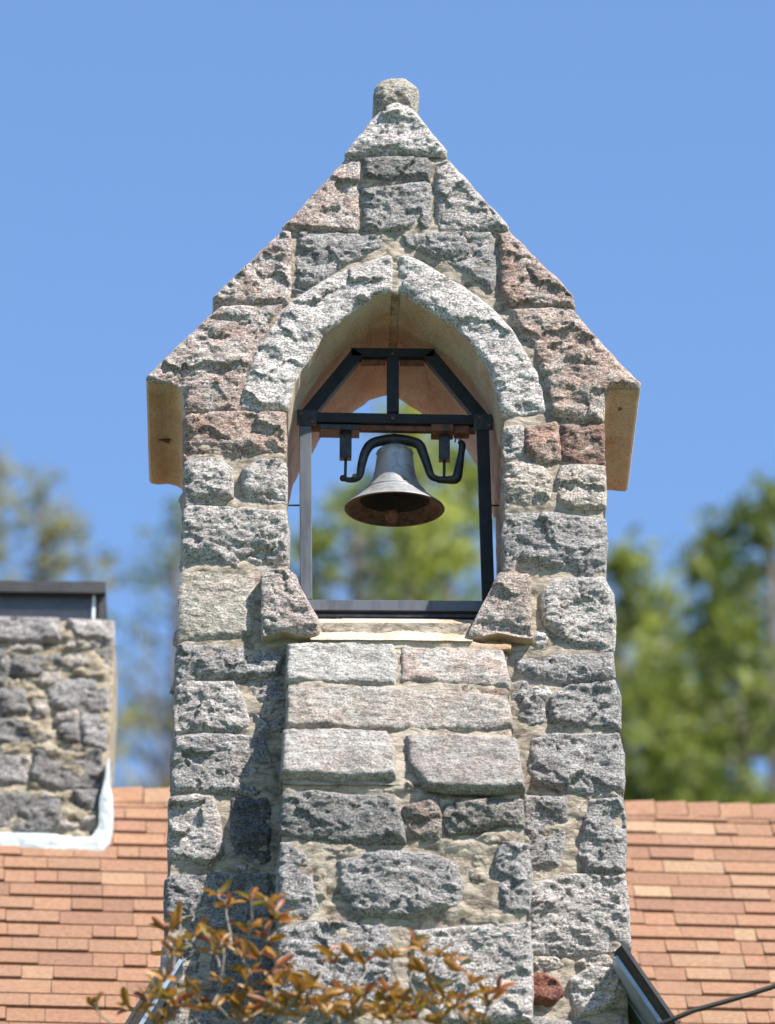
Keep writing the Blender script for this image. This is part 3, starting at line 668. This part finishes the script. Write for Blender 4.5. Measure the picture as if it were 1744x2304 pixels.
# walls under it
e0 = rpt(0, VL+.4); zw = float(e0[2]-.1)
def wpt(u, w, z): q = RP.O+u*RP.U+w*RB; return (q[0], q[1], z)
wd = -(VL+.4)*math.cos(TH)
MB().hexa([wpt(UL+.4, -wd, 0), wpt(UR-.4, -wd, 0), wpt(UR-.4, wd, 0), wpt(UL+.4, wd, 0), wpt(UL+.4, -wd, zw), wpt(UR-.4, -wd, zw), wpt(UR-.4, wd, zw), wpt(UL+.4, wd, zw)]).build('wall', WALLM, church, color=TC['g'])
# shingles
SC = [(.275, .148, .090, 1), (.262, .140, .086, 1), (.285, .156, .094, 1), (.30, .180, .110, 1), (.24, .128, .083, 1), (.27, .152, .094, 1), (.34, .215, .132, 1)]
SW = [6, 5, 6, 2, 2, 6, 1]
# unit tab mesh
def tab_mesh(th):
    me = bpy.data.meshes.new('shingle'); m = MB().box((-.5, -1, 0), (.5, .0, th)); m.v = [(x, y, z*(1.0 if y < -.5 else .02)) for x, y, z in m.v]
    me.from_pydata(m.v, [], m.f); me.materials.append(SHING); return me
TM = [tab_mesh(.007), tab_mesh(.016)]
EXPO = .142
rot = Matrix((tuple(RP.U), tuple(RP.V), tuple(RP.N))).transposed().to_4x4()
shl = []; restv = MB()
rs = random.Random(5)
nrow = int(-VL/EXPO)
for i in range(nrow):
    vv = -i*EXPO-.02
    u = -9.0+rs.random()*.2; row_dy = rs.uniform(-.003, .003)
    while u < 9.0:
        w = rs.choice([.10, .14, .17, .2, .24, .28, .33])
        lam = rs.random() < .5
        c = rpt(u+w/2, vv, .002)
        # where it shows in the photograph
        dv = c-CAM; dd = np.dot(dv, fw); px = 872+F*np.dot(dv, rt)/dd; py = 1152-F*np.dot(dv, up)/dd
        vis = py < 2360 and (((-50 < px < 410) and not (px < 200 and py < 1870)) or (1380 < px < 1795))
        if vis:
            shl.append((u+w/2, vv, w, lam, c))
        else:
            h = .016 if lam else .010
            P = [rpt(a_, b_, hh) for hh in (0, 1) for a_, b_ in ((u, vv-EXPO-.004), (u+w-.003, vv-EXPO-.004), (u+w-.003, vv+.02), (u, vv+.02))]
            P = [rpt(u, vv-EXPO-.004, .002), rpt(u+w-.002, vv-EXPO-.004, .002), rpt(u+w-.002, vv+.01, .002), rpt(u, vv+.01, .002),
                 rpt(u, vv-EXPO-.004, h+.002), rpt(u+w-.002, vv-EXPO-.004, h+.002), rpt(u+w-.002, vv+.01, .006), rpt(u, vv+.01, .006)]
            restv.hexa([tuple(q) for q in P])
        u += w
print('shingles as parts', len(shl))
extra = shl[296:]; shl = shl[:296]
for (uc, vv, w, lam, c) in extra:
    h = .012; P = [rpt(uc-w/2, vv-EXPO, .002), rpt(uc+w/2, vv-EXPO, .002), rpt(uc+w/2, vv+.01, .002), rpt(uc-w/2, vv+.01, .002), rpt(uc-w/2, vv-EXPO, h), rpt(uc+w/2, vv-EXPO, h), rpt(uc+w/2, vv+.01, .006), rpt(uc-w/2, vv+.01, .006)]
    restv.hexa([tuple(q) for q in P])
restv.build('shingles_beyond', SHING, roof, kind='stuff', color=SC[0])
rl = WLOC[roof.name]
for (uc, vv, w, lam, c) in shl:
    o = bpy.data.objects.new('shingle', TM[lam]); COL.objects.link(o); o.parent = roof
    o.matrix_local = Matrix.Translation([c[k]-rl[k] for k in range(3)]) @ rot @ Matrix.Rotation(rs.uniform(-.008, .008), 4, 'Z') @ Matrix.Diagonal((w-.003, EXPO+.012, 1, 1))
    cc = rs.choices(SC, SW)[0]; k = rs.uniform(.9, 1.08); o.color = (cc[0]*k, cc[1]*k, cc[2]*k, 1)
# ridge caps
u = -9.0; capm = None; k = 0
mbr = MB()
while u < 9.0:
    w = .15
    c = rpt(u+w/2, 0, 0); dv = c-CAM; dd = np.dot(dv, fw); px = 872+F*np.dot(dv, rt)/dd
    m = MB(); s_ = .13
    lift = .02
    A0 = [rpt(u, -s_, .014), rpt(u, 0, .012)+np.array([0, 0, .012]), rb(u, -s_)+np.array([0, 0, .02])]
    A1 = [rpt(u+w-.006, -s_, .024), rpt(u+w-.006, 0, .012)+np.array([0, 0, .022]), rb(u+w-.006, -s_)+np.array([0, 0, .03])]
    A2 = [q-np.array([0, 0, .02]) for q in A0]; A3 = [q-np.array([0, 0, .02]) for q in A1]
    V_ = [tuple(q) for q in A0+A1+A2+A3]
    m.add(V_, [(0, 3, 4, 1), (1, 4, 5, 2), (0, 6, 9, 3), (3, 9, 10, 4), (4, 10, 11, 5), (0, 1, 7, 6), (1, 2, 8, 7), (6, 7, 10, 9), (7, 8, 11, 10)])
    if (200 < px < 420) or (1370 < px < 1780):
        cc = rs.choice(SC[:4]); m.build('ridge_cap', SHING, roof, color=(cc[0]*1.05, cc[1]*1.05, cc[2]*1.05, 1))
    else: mbr.add(m.v, m.f)
    u += w
mbr.build('ridge_caps_beyond', SHING, roof, kind='stuff', color=SC[0])

# small front gable that the tower stands in
GA = at(1406, 2140, -.16); GB = at(1500, 2276, -.16); HA = at(386, 2148, -.16); HB = at(310, 2270, -.16)
sr = (GB-GA)/np.linalg.norm(GB-GA); slp = (HB-HA)/np.linalg.norm(HB-HA)
def verge(A, dr, side):
    B = A+dr*5.0; A2 = A-dr*.02
    nrm = np.array([-dr[2]*side, 0, dr[0]*side]) ; nrm = nrm if nrm[2] > 0 else -nrm
    def q(P, h, y): r_ = P+nrm*h; return (float(r_[0]), y, float(r_[2]))
    MB().hexa([q(A2, -.035, -.16), q(B, -.035, -.16), q(B, -.035, 4.5), q(A2, -.035, 4.5), q(A2, 0, -.19), q(B, 0, -.19), q(B, 0, 4.5), q(A2, 0, 4.5)]).build('gable_roof', DARKROOF, church)
    # barge board under it and soffit
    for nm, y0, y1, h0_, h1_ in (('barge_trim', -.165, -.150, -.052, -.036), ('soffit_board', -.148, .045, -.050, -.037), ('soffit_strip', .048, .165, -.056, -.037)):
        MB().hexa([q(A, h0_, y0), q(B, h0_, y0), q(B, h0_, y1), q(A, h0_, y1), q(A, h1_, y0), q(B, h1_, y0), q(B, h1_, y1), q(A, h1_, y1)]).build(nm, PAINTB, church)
    MB().hexa([q(A2, -.008, -.200), q(B, -.008, -.200), q(B, -.008, -.192), q(A2, -.008, -.192), q(A2, .006, -.200), q(B, .006, -.200), q(B, .006, -.192), q(A2, .006, -.192)]).build('drip_edge', CAPM, church)
    return nrm
verge(GA, sr, 1); verge(HA, slp, -1)
gl, gr = HA+slp*5, GA+sr*5
MB().add([(gl[0], .17, 0), (gr[0], .17, 0), (gr[0], .17, gr[2]-.08), (GA[0], .17, GA[2]-.08), (HA[0], .17, HA[2]-.08), (gl[0], .17, gl[2]-.08)],
         [(0, 1, 2, 3, 4, 5)]).build('gable_wall', WALLM, church, color=TC['d'])  # darker stone tone, shade below the verge put into the colour
# roof shoulder flashing beside the tower, left
sh = at(372, 2125, -.05)
slab('flashing', Plane((0, -.02, 0)), [(360, 2150), (368, 2120), (384, 2108), (396, 2130), (392, 2180), (360, 2170)], church, [simple('lead_flashing', (.28, .29, .31), .5, .3, .3, 20, .6)]*2, bulge=.02, ext=.1, seed=5)

# ------------------------------------------------------------------ chimney
foot = RP.hit(120, 1893)
YC = float(foot[1])
CP = Plane((0, YC, 0))
ctop = CP.hit(120, 1395)
chim = empty('chimney', (float(foot[0]), YC+.35, float(foot[2]-.3)), 'rubble stone chimney with meshed metal cap on the orange roof, left of the bell tower', 'chimney')
slab('mortar', CP, [(-60, 1392), (258, 1402), (256, 1500), (250, 1600), (244, 1700), (234, 1790), (226, 2000), (-60, 2000)], chim, [MORTY, MORTY], kind_relief='mortar', rough=1.6, bulge=.004, ext=.75, seed=201, rnd=0, chaikin=0, step=.009, kind='stuff')
def cs(poly, c='g', **k):
    cx_, cy_ = np.mean(poly, 0); poly = [(x+9*np.sign(x-cx_)*(x < 225), y+7*np.sign(y-cy_)) for x, y in poly]
    slab('stone', CP, poly, chim, [GRAN, GRAN], bulge=.035, step=.008, ext=.12, color=TC[c], **k)
cs([(-50, 1395), (60, 1394), (125, 1396), (132, 1438), (60, 1444), (-50, 1442)], 'g')
cs([(160, 1399), (210, 1400), (257, 1403), (259, 1448), (175, 1448)], 'lg')
cs([(40, 1480), (110, 1475), (142, 1490), (135, 1510), (60, 1520), (20, 1510)], 'd')
cs([(-50, 1460), (10, 1465), (20, 1500), (0, 1540), (-50, 1540)], 'd')
cs([(215, 1470), (255, 1462), (253, 1520), (235, 1510)], 'd')
cs([(110, 1560), (150, 1535), (247, 1530), (248, 1595), (170, 1605), (110, 1582)], 'g')
cs([(-10, 1550), (50, 1555), (62, 1600), (10, 1610)], 'd')
cs([(-40, 1622), (80, 1622), (110, 1670), (50, 1675), (-40, 1665)], 'd')
cs([(185, 1605), (242, 1610), (240, 1688), (190, 1672)], 'g')
cs([(128, 1640), (170, 1620), (175, 1670), (140, 1672)], 'd')
cs([(85, 1692), (160, 1688), (232, 1692), (230, 1770), (150, 1775), (70, 1760)], 'd')
cs([(-50, 1690), (50, 1700), (55, 1760), (-50, 1770)], 'g')
cs([(-40, 1790), (60, 1788), (130, 1805), (135, 1850), (100, 1875), (-40, 1862)], 'd')
cs([(165, 1782), (228, 1782), (222, 1838), (190, 1825)], 'd')
for cx, cy, w, h, c in ((175, 1490, 60, 24, 'be'), (115, 1530, 50, 26, 'be'), (90, 1600, 34, 40, 'be'), (150, 1615, 50, 20, 'be'), (210, 1500, 40, 24, 'be'), (60, 1460, 70, 10, 'be'), (180, 1455, 70, 10, 'be'), (100, 1790, 20, 14, 'w'), (50, 1720, 30, 30, 'be'), (150, 1860, 50, 16, 'be'), (200, 1850, 40, 18, 'be'), (65, 1640, 20, 14, 'be'), (135, 1690, 60, 8, 'w')):
    cs([(cx-w/2, cy+2), (cx-w/4, cy-h/2), (cx+w/3, cy-h/2-2), (cx+w/2, cy), (cx+w/4, cy+h/2), (cx-w/3, cy+h/2)], c)
slab('sealant', Plane((0, YC-.06, 0)), [(-60, 1872), (100, 1876), (205, 1884), (221, 1860), (226, 1790), (234, 1755), (243, 1700), (247, 1710), (243, 1765), (252, 1778), (252, 1850), (247, 1898), (226, 1924), (180, 1927), (60, 1920), (-60, 1914)], chim, [WHITE, WHITE], kind_relief='flat', bulge=.008, ext=.5, seed=202, step=.007, rnd=.01)
# metal cap
def hb(name, x0, y0, x1, y1, ya, yb, m):
    a_ = at(x0, y1, ya); b_ = at(x1, y0, ya); return MB().box((a_[0], ya, a_[2]), (b_[0], yb, b_[2])).build(name, m, chim)
y1c = YC+.04
hb('cap_lid', -70, 1309, 238, 1330, y1c-.03, YC+.72, CAPM)
hb('cap_base', -60, 1393, 240, 1400, y1c-.01, YC+.68, CAPM)
hb('cap_post', 222, 1328, 239, 1396, y1c, y1c+.03, CAPM)
hb('cap_post', 207, 1332, 215, 1396, y1c+.004, y1c+.02, PAINTW)
wires = MB()
x = -60
while x < 222:
    a_ = at(x-10, 1332, y1c+.012); b_ = at(x+12, 1396, y1c+.012)
    wires.tube([tuple(a_), tuple(b_)], .0026, 5, False); x += 8
wires.build('cap_mesh', MESHM, chim, kind='stuff')
bk_ = at(-60, 1394, YC+.66); bt_ = at(222, 1330, YC+.66)
MB().box((at(-60, 1394, y1c)[0], YC+.64, at(0, 1396, y1c)[2]), (at(236, 1394, y1c)[0], YC+.66, at(0, 1332, y1c)[2])).build('cap_back', MESHM, chim)
MB().box((at(-60, 1394, y1c)[0], y1c+.03, at(0, 1396, y1c)[2]), (at(218, 1394, y1c)[0], y1c+.035, at(0, 1332, y1c)[2])).build('cap_screen', MESHM, chim)

# ------------------------------------------------------------------ cable
c0 = at(1560, 2274, -.5); c1 = at(1735, 2222, -.5); dd = (c1-c0)
pts = [tuple(c0-dd*1.2+np.array([0, 0, -.05])), tuple(c0), tuple(c0+dd*.5+np.array([0, 0, -.002])), tuple(c1), tuple(c1+dd*9+np.array([0, 0, .4]))]
tag(MB().tube(pts, .0105, 8).build('cable', CABLE, smooth=True), 'dark overhead service cable slanting up to the right across the orange roof', 'cable')

# ------------------------------------------------------------------ shrub in front
yS = -1.85
root = at(700, 2900, yS)
shrub = empty('shrub', (float(root[0]), yS, 0), 'tall twiggy shrub with narrow orange and olive leaves in front of the bell tower', 'shrub')
leafv = []; nL = 7
for i in range(nL):
    t = i/(nL-1); w = .5*math.sin(math.pi*min(1, t*.90+.06))**.6*.34; bend = .10*math.sin(t*2.6)-.02
    leafv += [(t, -w, bend+w*.55), (t, 0, bend), (t, w, bend+w*.55)]
leaff = []
for i in range(nL-1):
    for j in (0, 1): leaff.append((i*3+j, i*3+j+1, (i+1)*3+j+1, (i+1)*3+j))
lm = bpy.data.meshes.new('leaf'); lm.from_pydata(leafv, [], leaff); lm.materials.append(LEAFM)
lm.polygons.foreach_set('use_smooth', np.ones(len(lm.polygons), dtype=bool))
LC = [(.38, .17, .022, 1), (.32, .165, .02, 1), (.25, .16, .02, 1), (.34, .11, .03, 1), (.42, .20, .04, 1), (.22, .17, .02, 1), (.24, .07, .03, 1)]
LW = [5, 5, 3, 3, 3, 2, 2]
rl2 = random.Random(21); nleaf = 0
def leaf(P, dirv, L):
    global nleaf
    o = bpy.data.objects.new('leaf', lm); COL.objects.link(o); o.parent = shrub
    q = Vector(dirv).to_track_quat('X', 'Z').to_matrix().to_4x4()
    sl = WLOC[shrub.name]
    o.matrix_local = Matrix.Translation([P[k]-sl[k] for k in range(3)]) @ q @ Matrix.Rotation(rl2.uniform(-1.4, 1.4), 4, 'X') @ Matrix.Diagonal((L, L*rl2.uniform(.8, 1.15), L, 1))
    o.color = rl2.choices(LC, LW)[0]; nleaf += 1
tips = [(492, 2010), (510, 2035), (565, 2020), (600, 2028), (620, 2055), (640, 2070), (560, 2095), (470, 2110), (405, 2075), (378, 2085), (440, 2105), (520, 2120), (585, 2150), (620, 2165), (500, 2130),
        (560, 2190), (400, 2130), (385, 2140), (600, 2110), (545, 2150), (480, 2140), (350, 2235), (385, 2245), (330, 2245), (290, 2265), (215, 2262), (410, 2260), (655, 2185), (700, 2215), (750, 2160), (795, 2150), (820, 2165), (870, 2150), (885, 2145),
        (735, 2150), (930, 2120), (955, 2135), (1010, 2160), (1030, 2180), (990, 2150), (1060, 2210), (1095, 2235), (1125, 2225), (930, 2180), (980, 2230), (880, 2230), (820, 2240), (760, 2235), (690, 2250), (650, 2258), (900, 2260), (1040, 2250), (720, 2265), (840, 2265), (600, 2262), (960, 2190), (540, 2270), (670, 2235), (790, 2260), (370, 2200)]
trunks = [((470, 2480), (480, 2330)), ((830, 2480), (850, 2340)), ((300, 2480), (330, 2330)), ((640, 2480), (640, 2340)), ((1010, 2480), (1010, 2330))]
stem = MB(); 
gp = np.array([float(root[0]), yS, 0.0])
for a_, b_ in trunks:
    p0, p1 = at(*a_, yS), at(*b_, yS)
    stem.tube([tuple(gp+np.array([(p0[0]-gp[0])*.1, 0, 0])), tuple(gp*.6+p0*.4+np.array([.1, .05, 0])), tuple(p0), tuple(p1)], [.03, .022, .012, .010], 7)
stem.build('stem', BARK, shrub)
more = []
for _ in range(48):
    tips.append((rl2.choice([rl2.uniform(600, 1110), rl2.uniform(620, 1080), rl2.uniform(330, 640)]), rl2.uniform(2205, 2300)))
TY = [rl2.uniform(-.2, .2) for _ in tips]
for i, (tx, ty) in enumerate(tips):
    T = at(tx, ty, yS+TY[i])
    cand = [(math.hypot(qx-tx, (qy-ty))+1.2*abs(qx-tx), j) for j, (qx, qy) in enumerate(tips) if qy > ty+18]
    cd, j = min(cand) if cand else (1e9, -1)
    if cd < 150: B = at(tips[j][0], tips[j][1]+6, yS+TY[j]); rr = .0042
    else:
        b_ = min(trunks, key=lambda t: abs(t[1][0]-tx))[1]; B = at(b_[0]*.5+tx*.5, b_[1], yS); rr = .0055
    L_ = float(np.linalg.norm(T-B))
    m1 = B*.6+T*.4+np.array([rl2.uniform(-.12, .12)*L_, 0, rl2.uniform(-.12, .02)*L_]); m2 = B*.2+T*.8+np.array([rl2.uniform(-.06, .06)*L_, 0, rl2.uniform(-.06, .0)*L_])
    MB().tube([tuple(B), tuple(m1), tuple(m2), tuple(T)], [rr, rr*.8, rr*.6, rr*.5], 6).build('twig', BARK, shrub)
    axis = (T-m2); axis /= np.linalg.norm(axis)
    k = rl2.choice([4, 4, 5, 5, 6])
    ph = rl2.uniform(0, 6.28)
    for j in range(k):
        a_ = ph+j*6.28/k+rl2.uniform(-.4, .4)
        side = np.array([math.cos(a_), math.sin(a_)*.8, rl2.uniform(-.25, .5)])
        dv = axis*rl2.uniform(.1, .9)+side; dv /= np.linalg.norm(dv)
        if nleaf < 298: leaf(T+axis*rl2.uniform(-.03, .01), dv, rl2.uniform(.050, .088))
        else: more.append((T+axis*rl2.uniform(-.03, .01), dv, rl2.uniform(.048, .084)))
    ball('bud', T+axis*.008, .0055, BARK, shrub, 1.6)

lmv = np.array(leafv); mv = []; mf = []
for P_, dv, L in more:
    q_ = Vector(dv).to_track_quat('X', 'Z').to_matrix() @ Matrix.Rotation(rl2.uniform(-1.4, 1.4), 3, 'X')
    n_ = len(mv)*len(lmv); mv.append((lmv*L) @ np.array(q_).T+P_); mf += [[k+n_ for k in f_] for f_ in leaff]
if mv: mesh_obj('lower_leaves', np.concatenate(mv), mf, LEAFM, shrub, kind='stuff', color=(.31, .155, .022, 1), smooth=True)
# ------------------------------------------------------------------ trees beyond
def pine_mesh(seed, H, spread, nb, dens, ts):
    """crown of a pine: whorls of limbs carrying tufts, top at z=0 going down"""
    r = np.random.RandomState(seed); V = []; Fc = []; limbs = MB()
    for i in range(nb):
        h = H*(i/nb)**1.15
        L = (0.12+spread*(h**.78))*r.uniform(.55, 1.2); a = r.uniform(0, 6.283); rise = r.uniform(.05, .5)
        base = np.array([0, 0, -h-.1]); d = np.array([math.cos(a), math.sin(a), rise]); tip = base+d*L+np.array([0, 0, L*.12])
        if L > .3: limbs.tube([tuple(base), tuple((base+tip)/2-np.array([0, 0, .05*L])), tuple(tip)], [.03+.01*L, .02, .008], 5, False)
        n = int(dens*(1+L*1.3))
        t = (1.05-(1.05-(.3 if L > .6 else 0))*r.uniform(0, 1, n)**1.5)[:, None]
        c = base+(tip-base)*t+r.normal(0, 1, (n, 3))*np.array([.11, .11, .07])*(1+L*.10)
        e1 = r.normal(0, 1, (n, 3))+d*.8; e1 /= np.linalg.norm(e1, axis=1)[:, None]
        e2 = np.cross(e1, r.normal(0, 1, (n, 3))); e2 /= np.linalg.norm(e2, axis=1)[:, None]
        s1 = ts*r.uniform(.6, 1.3, (n, 1)); s2 = s1*.30
        n0 = len(V)*1; k0 = sum(len(q) for q in V)
        V.append(np.stack([c-e1*s1, c+e2*s2, c+e1*s1, c-e2*s2], 1).reshape(-1, 3))
        Fc.append(k0+np.arange(n*4).reshape(-1, 4))
    return np.concatenate(V), np.concatenate(Fc), limbs
variants = []
for k, (H, sp, nb, de, ts) in enumerate(((13, .60, 88, 26, .11), (13, .48, 85, 26, .11), (12, .75, 74, 26, .12), (10, .55, 70, 11, .12))):
    variants.append(pine_mesh(50+k, H, sp, nb, de, ts)+(H,))
cache = {}
def tree(name, px, py, Y, var, m, label, scale=1.0, rot=0., grp='trees beyond the church roof', bark=TRUNK):
    top = at(px, py, Y)
    o = empty(name, (float(top[0]), Y, 0), label, 'tree', grp)
    v_, f_, lb, H = variants[var]
    key = (var, m.name)
    if key not in cache:
        me = bpy.data.meshes.new('crown'); me.from_pydata(v_.tolist(), [], f_.tolist()); me.materials.append(m)
        ml = bpy.data.meshes.new('limb'); ml.from_pydata(lb.v, [], lb.f); ml.materials.append(bark); cache[key] = (me, ml)
    for nm, me in zip(('crown', 'limb'), cache[key]):
        c = bpy.data.objects.new(nm, me); COL.objects.link(c); c.parent = o; c.location = (0, 0, float(top[2])); c.scale = (scale,)*3; c.rotation_euler = (0, 0, rot)
    z = float(top[2])
    MB().tube([(float(top[0]), Y, 0), (float(top[0])+.1, Y, z*.5), (float(top[0]), Y, z-2), (float(top[0]), Y, z-.1)], [.38, .24, .07, .015], 8, False).build('trunk', bark, o)
    return o
tree('pine_tree', 915, 905, 36, 1, PINE_Y, 'yellow green pine seen through the arch right behind the bell', 1.0, .3)
tree('pine_tree', 700, 1180, 38, 1, PINE_G, 'green pine seen through the lower left of the arch', 1.0, 1.3)
tree('pine_tree', 800, 1090, 33, 3, PINE_D, 'dark sparse pine seen through the arch left of the bell', .9, 2.3)
tree('pine_tree', 1010, 1010, 40, 0, PINE_G, 'mid green pine seen through the arch right of the bell', 1.0, 2.0)
tree('pine_tree', 1395, 1232, 34, 1, PINE_G, 'pine just right of the tower wall with its pointed top clear of it', 1.0, .7)

tree('pine_tree', 1492, 1320, 42, 0, PINE_Y, 'lower yellow green pine between two taller pines right of the tower', 1.0, 4.0)
tree('pine_tree', 960, 1160, 44, 0, PINE_G, 'low green pine seen through the bottom of the arch', 1.0, 5.2)
tree('pine_tree', 1598, 1205, 38, 1, PINE_G, 'tall pine second from the right edge, right of the tower', 1.0, 5.0)
tree('pine_tree', 1735, 1090, 33, 2, PINE_D, 'tallest dark pine at the right edge', 1.0, 1.0)
tree('pine_tree', 1660, 1400, 31, 0, PINE_G, 'shorter pine standing in front of the tall ones near the right edge', 1.0, 3.0)
tree('pine_tree', 1470, 1560, 32, 2, PINE_G, 'low bushy pine just above the right roof ridge', 1.0, 3.6)

tree('pine_tree', 405, 1120, 37, 3, PINE_G, 'sparse pine whose edge shows left of the tower wall', .55, 2.9)
tree('budding_tree', 95, 1075, 36, 3, BUDS, 'brownish budding tree above the chimney at the left edge', 1.0, 1.9)
tree('budding_tree', -30, 1010, 39, 3, BUDS, 'second budding tree, cut by the left edge behind the chimney', 1.1, 4.1)
# bare deciduous trees
def bare(px, py, Y, seed, label, m=PALEBARK, H=7., spread=1.5, leaves=0):
    r = random.Random(seed); top = at(px, py, Y); o = empty('bare_tree', (float(top[0]), Y, 0), label, 'tree', 'trees beyond the church roof')
    z = float(top[2]); tw = MB(); MB_t = MB()
    MB_t.tube([(float(top[0]), Y, 0), (float(top[0]), Y, z-H), (float(top[0])+.1, Y, z-H*.4)], [.3, .16, .05], 8, False); MB_t.build('trunk', m, o)
    def grow(p, d, L, rad_, lev):
        q = p+d*L; tw.tube([tuple(p), tuple((p+q)/2+Vector((r.uniform(-.05, .05),)*3)), tuple(q)], [rad_, rad_*.8, rad_*.6], 4, False)
        if lev == 0: return
        for _ in range(3 if lev > 1 else 4):
            dd_ = (d+Vector((r.gauss(0, .42), r.gauss(0, .42), r.gauss(.1, .25)))).normalized(); grow(p+d*L*r.uniform(.4, 1), dd_, L*.68, rad_*.6, lev-1)
    for k in range(12):
        zz = z-H+H*.6*k/12; a_ = r.uniform(0, 6.28)
        grow(Vector((float(top[0])+.02*k, Y, zz)), Vector((math.cos(a_)*.6, math.sin(a_)*.6, 1)).normalized(), H*.24, .035, 3)
    tw.build('twigs', m, o, kind='stuff')
bare(325, 1440, 38, 3, 'bare twiggy tree between the chimney and the bell tower')

bare(1405, 1500, 35, 6, 'bare pale tree in front of the pines right above the roof ridge')
bare(1600, 1560, 35, 8, 'bare tree low between the pines near the right edge')
bare(985, 1180, 34, 9, 'bare pale tree seen through the arch below right of the bell')

print('leaves', nleaf, 'tris', sum(len(o.data.polygons)*2 for o in bpy.data.objects if o.type == 'MESH'))
